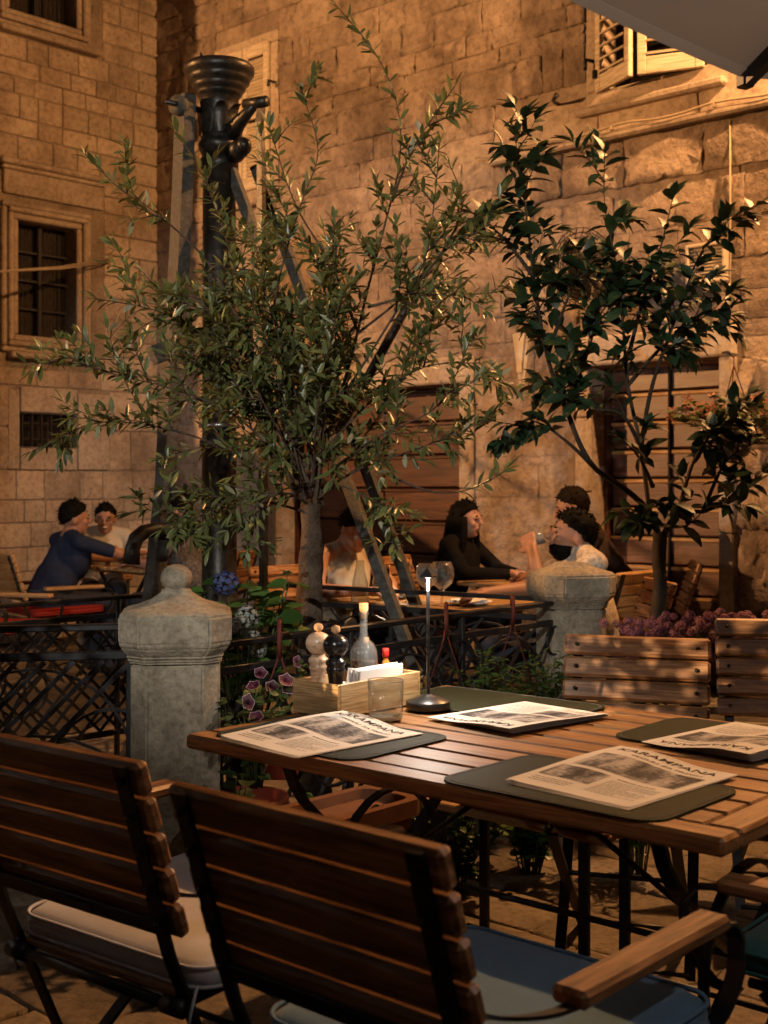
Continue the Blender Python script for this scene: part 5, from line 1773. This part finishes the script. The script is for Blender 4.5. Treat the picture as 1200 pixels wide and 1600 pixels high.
# ------------------------------------------------------------------ the diners' tables
def dining_table(label, loc, rz, w, d, mat='pale_chair'):
    t = thing('dining_table', label, 'table', loc, rz, 'tables of the other diners')
    n = max(4, round(d / .09))
    p = d / n
    me = MB().box((0, 0, 0), (w, p - .008, .026), None, .006).mesh('top_slat', mat)
    for k in range(n):
        link('top_slat', me, t, (0, -d / 2 + p * (k + .5), .732))
    for x in (-w * .36, w * .36):
        MB().box((x, 0, .708), (.04, d - .06, .022)).build('batten', mat, t)
        for s in (-1, 1):
            MB().strip([(x, -s * d * .40, .697), (x, s * d * .40, .0)], .030, .012, (1, 0, 0)).build('leg', 'iron', t)
    MB().tube([(-w * .36, 0, .35), (w * .36, 0, .35)], .009, 8).build('stretcher', 'iron', t)
    return t
T2 = (.26, 6.55); T3 = (.93, 7.85); T4 = (-1.72, 9.45)
dining_table('wooden table with glasses beyond the fence behind the lamp', (T2[0], T2[1], 0), R(-43), .95, .62)
dining_table('wooden table between the long-haired woman and two men', (T3[0], T3[1], 0), R(-43), .75, .62)
dining_table('far wooden table at left laid with bottles', (T4[0], T4[1], 0), R(47), .70, .70)

def goblet(label, x, y, z, s, name='wine_glass', fill=False):
    g_ = thing(name, label, 'glass', (x, y, z), 0, 'glasses on the diners tables')
    prof = [(.034, 0), (.034, .002), (.005, .006), (.0042, .05), (.012, .062), (.040, .085), (.050, .115), (.046, .145), (.037, .170), (.0358, .170), (.0445, .145), (.0485, .115), (.038, .087), (.010, .066), (.0, .065)]
    MB().lathe([(a * s, b * s) for a, b in prof], 24, close=False).build('glass', 'glass', g_)
    return g_
def small_bottle(label, x, y, z, h, r, mat, name='bottle', capm='cork'):
    b_ = thing(name, label, 'bottle', (x, y, z), 0, 'bottles on the diners tables')
    MB().lathe([(r * .9, 0), (r, .006), (r, h * .52), (r * .75, h * .64), (r * .36, h * .74), (r * .34, h * .94), (r * .4, h * .95), (r * .4, h)], 16).build('bottle', mat, b_)
    MB().lathe([(r * .42, h * .955), (r * .42, h * 1.05)], 10).build('cap', capm, b_)
    return b_
zt = .7465
goblet('large balloon wine glass behind the lamp head', .285, 6.28, zt, 1.25)
goblet('wine glass left of the balloon glass', .215, 6.42, zt, 1.15)
cf = thing('carafe', 'tall clear water carafe in front of the person in the cream top', 'carafe', (-.12, 6.38, zt))
MB().lathe([(.045, 0), (.048, .004), (.040, .10), (.026, .16), (.020, .19), (.021, .215), (.0195, .215), (.0185, .19), (.024, .16), (.038, .10), (.045, .008), (0, .008)], 24, close=False).build('glass', 'glass', cf)
small_bottle('small clear oil bottle on the table beyond the strut', .13, 6.45, zt, .19, .026, 'glass')
small_bottle('dark vinegar bottle on the table beyond the strut', .02, 6.55, zt, .17, .024, 'vinegar')
goblet('short stemmed glass by the dark vinegar bottle', -.02, 6.42, zt, .8)
pt_ = thing('plate', 'plate with crumpled white napkin right of the wine glasses', 'plate', (.42, 6.30, zt))
MB().lathe([(.06, 0), (.07, .003), (.115, .016), (.115, .019), (.068, .007), (.0, .006)], 28).build('plate', 'napkin', pt_)
vs, fs = [], []
for j in range(9):
    for i in range(9):
        x_, y_ = (i - 4) * .022, (j - 4) * .018
        vs.append((x_, y_, .022 + .022 * noise.noise(Vector((x_ * 22, y_ * 22, 1))) + .01 * noise.noise(Vector((x_ * 50, y_ * 50, 4)))))
for j in range(8):
    for i in range(8):
        a = j * 9 + i
        fs.append((a, a + 1, a + 10, a + 9))
MB().add(vs, fs).build('napkin', 'napkin', pt_)
l2 = table_lamp('table_lamp', 'lit table lamp half hidden by the pump strut', (.085, 6.62, zt), 'lamp_glow_dim', P_DINER_LAMP, (1.0, .76, .50), 'cordless table lamps', .006, .11)
l2.scale = (.75, .75, .72)
table_lamp('table_lamp', 'lit table lamp on the table of the long-haired woman', (1.15, 7.86, zt), 'lamp_glow_dim', P_DINER_LAMP * 1.2, (1.0, .72, .45), 'cordless table lamps')
table_lamp('table_lamp', 'lit table lamp on the far left table', (-1.62, 9.62, zt), 'lamp_glow_dim', P_DINER_LAMP * .8, (1.0, .66, .36), 'cordless table lamps')
for i, (x, y, h, r, m) in enumerate(((-2.02, 9.33, .12, .02, 'oil'), (-1.95, 9.30, .15, .022, 'glass'), (-1.88, 9.35, .13, .02, 'oil'), (-1.81, 9.28, .10, .024, 'glass'), (-1.70, 9.30, .09, .03, 'napkin'))):
    small_bottle(('amber bottle nearest the navy shirt', 'tall clear bottle beside the amber one', 'second amber bottle on the far table', 'small clear bottle on the far table', 'white jar at the right end of the far table')[i], x, y, zt, h, r, m)
ph = thing('phone', 'phone with glowing blue screen lying on the table', 'phone', (.92, 7.62, zt), R(30))
MB().box((0, 0, .005), (.075, .15, .009), None, .003).build('body', 'black_paint', ph)
MB().box((0, 0, .0103), (.068, .14, .001)).build('screen', 'phone', ph)

# ------------------------------------------------------------------ people
def capsule(b, p0, r0, p1, r1, n=14):
    p0, p1 = Vector(p0), Vector(p1)
    d = (p1 - p0)
    L = d.length
    d = d / L if L > 1e-6 else Vector((0, 0, 1))
    path, rads = [], []
    for k in range(5):
        a = math.pi / 2 * (1 - k / 4)
        path.append(p0 - d * r0 * math.sin(a)); rads.append(max(r0 * math.cos(a), r0 * .03))
    for k in range(5):
        a = math.pi / 2 * k / 4
        path.append(p1 + d * r1 * math.sin(a)); rads.append(max(r1 * math.cos(a), r1 * .03))
    b.tube(path, rads, n)

def hand(pr, wrist, d, nrm, curl, side, tagn='skin'):
    """palm, four fingers with a bend and a thumb from the side of the palm; nrm points out of the back of the hand"""
    d = Vector(d).normalized(); nrm = Vector(nrm); nrm = (nrm - d * nrm.dot(d)).normalized()
    s = d.cross(nrm) * side                       # towards the thumb
    w = Vector(wrist)
    pr.append(('cap', w, .026, w + d * .03, .027, tagn))
    for k, (o, L, r) in enumerate(((.030, .072, .0095), (.010, .080, .0100), (-.010, .074, .0095), (-.029, .058, .0085))):
        b0 = w + d * .025 + s * o * .6
        b1 = w + d * .088 + s * o
        pr.append(('cap', b0, .0145, b1, .0125, tagn))
        c1 = curl * .8
        d1 = d * math.cos(c1) - nrm * math.sin(c1)
        c2 = curl * 1.9
        d2 = d * math.cos(c2) - nrm * math.sin(c2)
        m = b1 + d1 * L * .5
        pr.append(('cap', b1, r, m, r * .95, tagn))
        pr.append(('cap', m, r * .95, m + d2 * L * .5, r * .8, tagn))
    t0 = w + d * .025 + s * .022
    t1 = t0 + (d * .55 + s * .75 - nrm * .35).normalized() * .045
    pr.append(('cap', t0, .0145, t1, .0115, tagn))
    pr.append(('cap', t1, .0115, t1 + (d * .9 + s * .25 - nrm * (.2 + curl * .5)).normalized() * .034, .009, tagn))

def closest(P, prim):
    if prim[0] == 'cap':
        a, r0, b, r1 = np.array(prim[1]), prim[2], np.array(prim[3]), prim[4]
        ab = b - a
        t = np.clip(((P - a) @ ab) / max(ab @ ab, 1e-9), 0, 1)
        return np.linalg.norm(P - (a + t[:, None] * ab), axis=1) - (r0 + (r1 - r0) * t)
    c, r, rot = np.array(prim[1]), np.array(prim[2]), np.array(prim[3].to_3x3())
    q_ = (P - c) @ rot
    k = np.linalg.norm(q_ / r, axis=1)
    return (k - 1) * r.min()

def person(label, loc, rz, pose, mats, hair, extras=None):
    """seated figure facing local -y; pose gives the lean, the head and both arms"""
    p = thing('person', label, 'person', loc, rz)
    lean = Vector(pose.get('lean', (0, -.05, 0)))
    hip = Vector((0, 0, .53))
    ch = Vector((0, 0, .90)) + lean + Vector((0, 0, pose.get('dz', 0)))
    shz = ch.z + .095
    shw = pose.get('shoulder', .175)
    tw = R(pose.get('twist', 0))
    sx, sy = math.cos(tw) * shw, math.sin(tw) * shw
    sh = {1: Vector((ch.x + sx, ch.y + sy + .01, shz)), -1: Vector((ch.x - sx, ch.y - sy + .01, shz))}
    hd = Vector(pose['head'])
    hr = euler(R(pose.get('nod', 0)), R(pose.get('tilt', 0)), R(pose.get('turn', 0)))
    pr = []
    e0 = Matrix.Identity(4)
    k = pose.get('bulk', 1.0)
    pr.append(('ell', hip, (.175 * k, .125 * k, .11), e0, 'pants'))
    mid = hip.lerp(ch, .45) + Vector((0, .015, 0))
    pr.append(('cap', hip + Vector((0, 0, .03)), .125 * k, mid, .125 * k, 'shirt'))
    pr.append(('cap', mid, .12 * k, ch, .115 * k, 'shirt'))
    pr.append(('ell', ch + Vector((0, 0, -.02)), (.170 * k, .115 * k, .17), Matrix.Rotation(tw, 4, 'Z'), 'shirt'))
    pr.append(('ell', mid, (.160 * k, .115 * k, .16), Matrix.Rotation(tw * .5, 4, 'Z'), 'shirt'))
    top = 'shirt' if not pose.get('tank') else 'skin'
    pr.append(('cap', sh[1], .058, Vector((ch.x, ch.y, shz + .03)), .062, top))
    pr.append(('cap', sh[-1], .058, Vector((ch.x, ch.y, shz + .03)), .062, top))
    nk = Vector((ch.x, ch.y + .01, shz + .035))
    pr.append(('cap', nk, .054, hd + hr @ Vector((0, .025, -.06)), .050, 'skin'))
    def H(c, r, t='skin'):
        pr.append(('ell', hd + hr @ Vector(c), r, hr, t))
    H((0, .012, .022), (.076, .096, .092))
    H((0, -.020, -.045), (.058, .066, .066))
    H((0, -.052, -.088), (.028, .026, .024))
    H((0, -.078, .018), (.050, .020, .014))
    pr.append(('cap', hd + hr @ Vector((0, -.086, .010)), .009, hd + hr @ Vector((0, -.106, -.022)), .0135, 'skin'))
    H((0, -.080, -.052), (.024, .014, .012))
    for s in (-1, 1):
        H((s * .076, .018, -.010), (.010, .020, .032))
        H((s * .040, -.062, -.022), (.022, .022, .022))
    for s, key in ((1, 'L'), (-1, 'R')):
        el, wr = Vector(pose['elbow' + key]), Vector(pose['wrist' + key])
        cut = sh[s].lerp(el, pose.get('sleeve', .75)) if pose.get('sleeve', .75) < 1 else el
        st = 'skin' if pose.get('tank') else 'shirt'
        pr.append(('cap', sh[s], .056, cut, .048, st))
        if pose.get('sleeve', .75) < 1:
            pr.append(('cap', cut, .044, el, .040, 'skin'))
            pr.append(('cap', el, .040, wr, .026, 'skin'))
        else:
            pr.append(('cap', el, .046, wr, .034, 'shirt'))
        hv = pose.get('hand' + key, ((wr - el).normalized(), (0, 0, 1), .5))
        hand(pr, wr, hv[0], hv[1], hv[2], s * (1 if key == 'L' else 1) * (-1))
    for s in (-1, 1):
        kn = Vector((s * .13, -.43, .52)); an = Vector((s * .13, -.40 + pose.get('feet', 0), .09))
        pr.append(('cap', Vector((s * .09, 0, .53)), .092, kn, .064, 'pants'))
        pr.append(('cap', kn, .062, an, .042, 'pants'))
        pr.append(('cap', an + Vector((0, .03, -.045)), .038, an + Vector((0, -.15, -.055)), .032, 'shoe'))
    b = MB()
    for q_ in pr:
        if q_[0] == 'cap':
            capsule(b, *q_[1:5])
        else:
            b.ball((0, 0, 0), q_[2], 18, 12)
            n = len(b.v)
            m = Matrix.Translation(q_[1]) @ q_[3].to_4x4()
            for i in range(n - (18 * 11 + 2), n):
                b.v[i] = tuple(m @ Vector(b.v[i]))
    me = b.mesh('body_raw', None)
    o = bpy.data.objects.new('body_raw', me)
    col.objects.link(o)
    md = o.modifiers.new('r', 'REMESH'); md.mode = 'VOXEL'; md.voxel_size = .0085
    sm_ = o.modifiers.new('s', 'SMOOTH'); sm_.factor = .5; sm_.iterations = 4
    dg = bpy.context.evaluated_depsgraph_get()
    body = bpy.data.meshes.new_from_object(o.evaluated_get(dg))
    bpy.data.objects.remove(o); bpy.data.meshes.remove(me)
    body.name = 'body'
    slots = ['skin', 'shirt', 'pants', 'shoe']
    body.materials.clear()
    for s in slots:
        body.materials.append(M[mats[s]])
    nf = len(body.polygons)
    C = np.empty(nf * 3); body.polygons.foreach_get('center', C); C = C.reshape(-1, 3)
    best = np.full(nf, 1e9); mi = np.zeros(nf, dtype=np.int32)
    for q_ in pr:
        dd = closest(C, q_)
        w_ = dd < best
        best[w_] = dd[w_]; mi[w_] = slots.index(q_[-1])
    if pose.get('tank'):
        # a scooped neckline: cloth over the chest below the collar bones
        rel = C - np.array(ch)
        w_ = (rel[:, 2] < .05) & (rel[:, 2] > -.45) & (np.abs(rel[:, 0]) < .16) & (mi == 0) & (np.linalg.norm(rel[:, :2], axis=1) < .19)
        strap = (np.abs(np.abs(rel[:, 0]) - .095) < .022) & (rel[:, 2] >= .05) & (rel[:, 2] < .20) & (mi == 0)
        mi[w_ | strap] = 1
    body.polygons.foreach_set('material_index', mi)
    body.polygons.foreach_set('use_smooth', [True] * nf)
    body.update()
    link('body', body, p)
    # eyes and mouth
    for s in (-1, 1):
        MB().ball(hd + hr @ Vector((s * .031, -.078, .006)), (.011, .007, .006), 8, 6).build('eye', 'lens', p)
        MB().ball(hd + hr @ Vector((s * .033, -.086, .028)), (.019, .006, .0045), 8, 6).build('eyebrow', hair[0], p)
    MB().ball(hd + hr @ Vector((0, -.091, -.052)), (.019, .006, .004), 8, 6).build('mouth', 'teeth' if pose.get('smile') else 'lips', p)
    # hair shell
    hb_ = MB()
    rg = random.Random(len(label))
    def hfn(v):
        n_ = v.normalized()
        thr = -.20 - .60 * n_.y if n_.y > 0 else -.20 - .80 * n_.y
        thr += .16 * noise.noise(v * 28 + Vector((len(label), 0, 0))) + .10 * noise.noise(v * 70)
        t_ = max(0, min(1, (n_.z - thr + .16) / .30))
        t_ = t_ * t_ * (3 - 2 * t_)
        return v * (.84 * (1 - t_) + t_ * (1.0 + .13 * noise.fractal(v * 60, 1, 2, 3) + hair[2] * max(0, n_.z)))
    hb_.ball((0, 0, 0), (.083, .104, .100), 36, 26, None, hfn)
    m = Matrix.Translation(hd) @ hr.to_4x4() @ Matrix.Translation((0, .014, .024))
    hb_.v = [tuple(m @ Vector(v)) for v in hb_.v]
    shell = list(hb_.v)
    cen = m @ Vector((0, 0, 0))
    for _ in range(160):
        v0 = Vector(shell[rg.randrange(len(shell))])
        o_ = v0 - cen
        if o_.length < .086: continue
        o_.normalize()
        tv = (o_ * .5 + Vector((rg.uniform(-1, 1), rg.uniform(-1, 1), rg.uniform(-.6, .5)))).normalized()
        hb_.tube([v0 - o_ * .008, v0 + (o_ * .2 + tv) * .008, v0 + (o_ * .1 + tv * 1.3) * .015], [.005, .004, .001], 4)
    hb_.build('hair', hair[0], p)
    if hair[1] == 'long':
        lh = MB()
        for i in range(44):
            a = R(-20 + 220 * i / 43)
            c0 = hd + hr @ Vector((math.cos(a) * .080, .015 + math.sin(a) * .095, .02))
            c1 = c0 + Vector((math.cos(a) * .025, math.sin(a) * .03, -.16))
            c2 = Vector((ch.x, ch.y, 0)) + Vector((math.cos(a) * .14, .02 + math.sin(a) * .15, ch.z - .02 - .10 * rg.random()))
            lh.tube(smooth_path([c0, c1, c1.lerp(c2, .5) + Vector((0, 0, .01)), c2], .05), [.022, .024, .020, .016, .010, .008][:1] * 1 if False else .020, 6)
        lh.build('long_hair', hair[0], p)
    if pose.get('beard'):
        bd_ = MB()
        def bfn(v):
            n_ = v.normalized()
            s_ = (1.0 + .08 * noise.fractal(v * 90, 1, 2, 3)) if (n_.z < .10 + .50 * abs(n_.x) and n_.y < .45) else .74
            return v * s_
        bd_.ball((0, 0, 0), (.060, .072, .060), 26, 20, None, bfn)
        m = Matrix.Translation(hd) @ hr.to_4x4() @ Matrix.Translation((0, -.018, -.062))
        bd_.v = [tuple(m @ Vector(v)) for v in bd_.v]
        bd_.build('beard', hair[0], p)
    if pose.get('glasses'):
        for s in (-1, 1):
            MB().tube([Vector(hd) + hr @ Vector((s * .031 + .021 * math.cos(t * .52), -.094, .006 + .015 * math.sin(t * .52))) for t in range(13)], .002, 5, False).build('spectacles', 'lens', p)
    return p

def face_dir(dx, dy):
    return math.atan2(dx, -dy)
def seat_for(loc, dx, dy, label, wood=None, src=None, back=.36):
    l = math.hypot(dx, dy)
    dx, dy = dx / l, dy / l
    return dup(src or slat, (loc[0] - dx * back, loc[1] - dy * back, 0), math.atan2(-dx, dy), label,
               {'slat': wood, 'seat_slat': wood, 'armrest': wood, 'cushion': 'red_cush', 'tie': 'red_cush', 'piping': 'red_cush'} if wood else None)

SK, SK2 = 'skin', 'skin2'
# navy man at the far left, seen from behind, reaching over the table
person('man in navy t-shirt seen from behind reaching across the far table', (-2.33, 8.85, 0), face_dir(.80, .60),
       dict(lean=(0, -.16, .0), dz=-.05, head=(.0, -.20, 1.10), turn=-12, elbowL=(.24, -.36, .82), wristL=(.16, -.58, .80), elbowR=(-.25, -.42, .86), wristR=(-.10, -.66, .86), bulk=1.22, shoulder=.205),
       dict(skin=SK2, shirt='navy', pants='denim', shoe='blackcloth'), ('hair', 'short', .12))
# smiling man with glasses, facing the camera
person('smiling man with glasses behind the navy t-shirt', (-2.22, 10.12, 0), face_dir(.16, -1),
       dict(lean=(0, -.10, 0), dz=-.05, head=(.02, -.16, 1.075), nod=6, smile=True, glasses=True, elbowL=(.26, -.20, .76), wristL=(.14, -.42, .79), elbowR=(-.26, -.20, .76), wristR=(-.12, -.42, .79)),
       dict(skin=SK2, shirt='cream', pants='denim', shoe='blackcloth'), ('hair', 'short', .04))
# person in a speckled top, back to us beside the pump
person('person in speckled dark blouse sitting beyond the pump spout', (-1.30, 9.05, 0), face_dir(-1, .25),
       dict(lean=(0, -.12, 0), head=(0, -.17, 1.16), elbowL=(.24, -.25, .78), wristL=(.12, -.46, .79), elbowR=(-.24, -.25, .78), wristR=(-.12, -.46, .79)),
       dict(skin=SK, shirt='speckled', pants='denim', shoe='blackcloth'), ('hair', 'short', .05))
# cream top leaning over the table, behind the olive trunk
person('person in cream sleeveless top leaning over a table behind the olive trunk', (-.36, 7.02, 0), face_dir(.72, -.70),
       dict(lean=(0, -.20, -.02), dz=-.02, head=(0, -.30, 1.10), nod=28, tank=True, elbowL=(.26, -.30, .79), wristL=(.06, -.50, .785), elbowR=(-.27, -.28, .79), wristR=(-.08, -.48, .785), sleeve=.5),
       dict(skin=SK, shirt='cream', pants='denim', shoe='blackcloth'), ('hair_brown', 'short', .05))
# long-haired woman in black
person('woman in black with long dark hair resting her hands on a table', (.37, 8.12, 0), face_dir(.88, -.48),
       dict(lean=(0, -.13, 0), dz=-.03, head=(.0, -.17, 1.12), turn=0, nod=2, elbowL=(.24, -.28, .80), wristL=(.08, -.47, .79), elbowR=(-.25, -.27, .80), wristR=(-.03, -.46, .79), sleeve=1.0, shoulder=.165,
            handL=((-.4, -.9, .1), (0, .2, 1), .6), handR=((.5, -.8, .1), (0, .2, 1), .6)),
       dict(skin=SK, shirt='blackcloth', pants='blackcloth', shoe='blackcloth'), ('hair', 'long', .02))
# bearded man drinking
DM = (.985, 6.12, 0); DR = face_dir(-1, -.12)
person('bearded man in pale patterned shirt drinking from a glass', DM, DR,
       dict(lean=(0, -.04, .0), dz=-.06, head=(0, -.085, 1.05), nod=-10, beard=True, elbowL=(.21, -.28, .80), wristL=(.105, -.285, .985), elbowR=(-.23, -.24, .79), wristR=(-.12, -.44, .785), shoulder=.19, bulk=1.08,
            handL=((-.60, -.10, .62), (.55, -.60, .45), .85)),
       dict(skin=SK2, shirt='grey_shirt', pants='denim', shoe='blackcloth'), ('hair', 'short', .05))
[o for o in col.objects if o.get('label', '').startswith('bearded man')][0].scale = (1.07, 1.07, 1.04)
tg = thing('drinking_glass', 'small glass held to the bearded mans mouth', 'glass', (DM[0] - .31, DM[1] - .075, 1.065), 0)
MB().lathe([(.024, 0), (.026, .002), (.033, .085), (.0318, .085), (.0245, .007), (0, .007)], 24, close=False).build('glass', 'glass_rim', tg, None, (0, R(70), 0))
# man in brown bending forward behind him
person('man in dark brown shirt bending forward behind the drinking man', (1.50, 7.72, 0), face_dir(-1, .12),
       dict(lean=(0, -.24, .02), dz=.02, head=(0, -.36, 1.20), nod=16, elbowL=(.25, -.40, .80), wristL=(.10, -.60, .79), elbowR=(-.26, -.40, .80), wristR=(-.12, -.58, .79), bulk=1.15, shoulder=.19),
       dict(skin=SK2, shirt='browncloth', pants='denim', shoe='blackcloth'), ('hair_brown', 'short', .04))
seat_for((-2.33, 8.85), .80, .60, 'armchair with red cushion carrying the navy man', 'pale_chair', chair1)

seat_for((-2.22, 10.12), .16, -1, 'chair of the smiling man at the far wall')
seat_for((-1.30, 9.05), -1, .25, 'chair of the person in the speckled blouse')
seat_for((-.36, 7.02), .72, -.70, 'chair of the person in the cream top')
seat_for((.37, 8.12), .88, -.48, 'chair of the woman in black')
seat_for((.985, 6.12), -1, -.12, 'chair of the bearded man')
seat_for((1.53, 7.72), -1, .12, 'chair of the man in brown')
seat_for((1.52, 6.62), -.75, .66, 'empty pale slat chair behind the orange tree trunk', 'pale_chair', None, -.22)
seat_for((-2.42, 7.75), .9, -.25, 'empty chair with red pad at the far left', 'pale_chair', chair1)
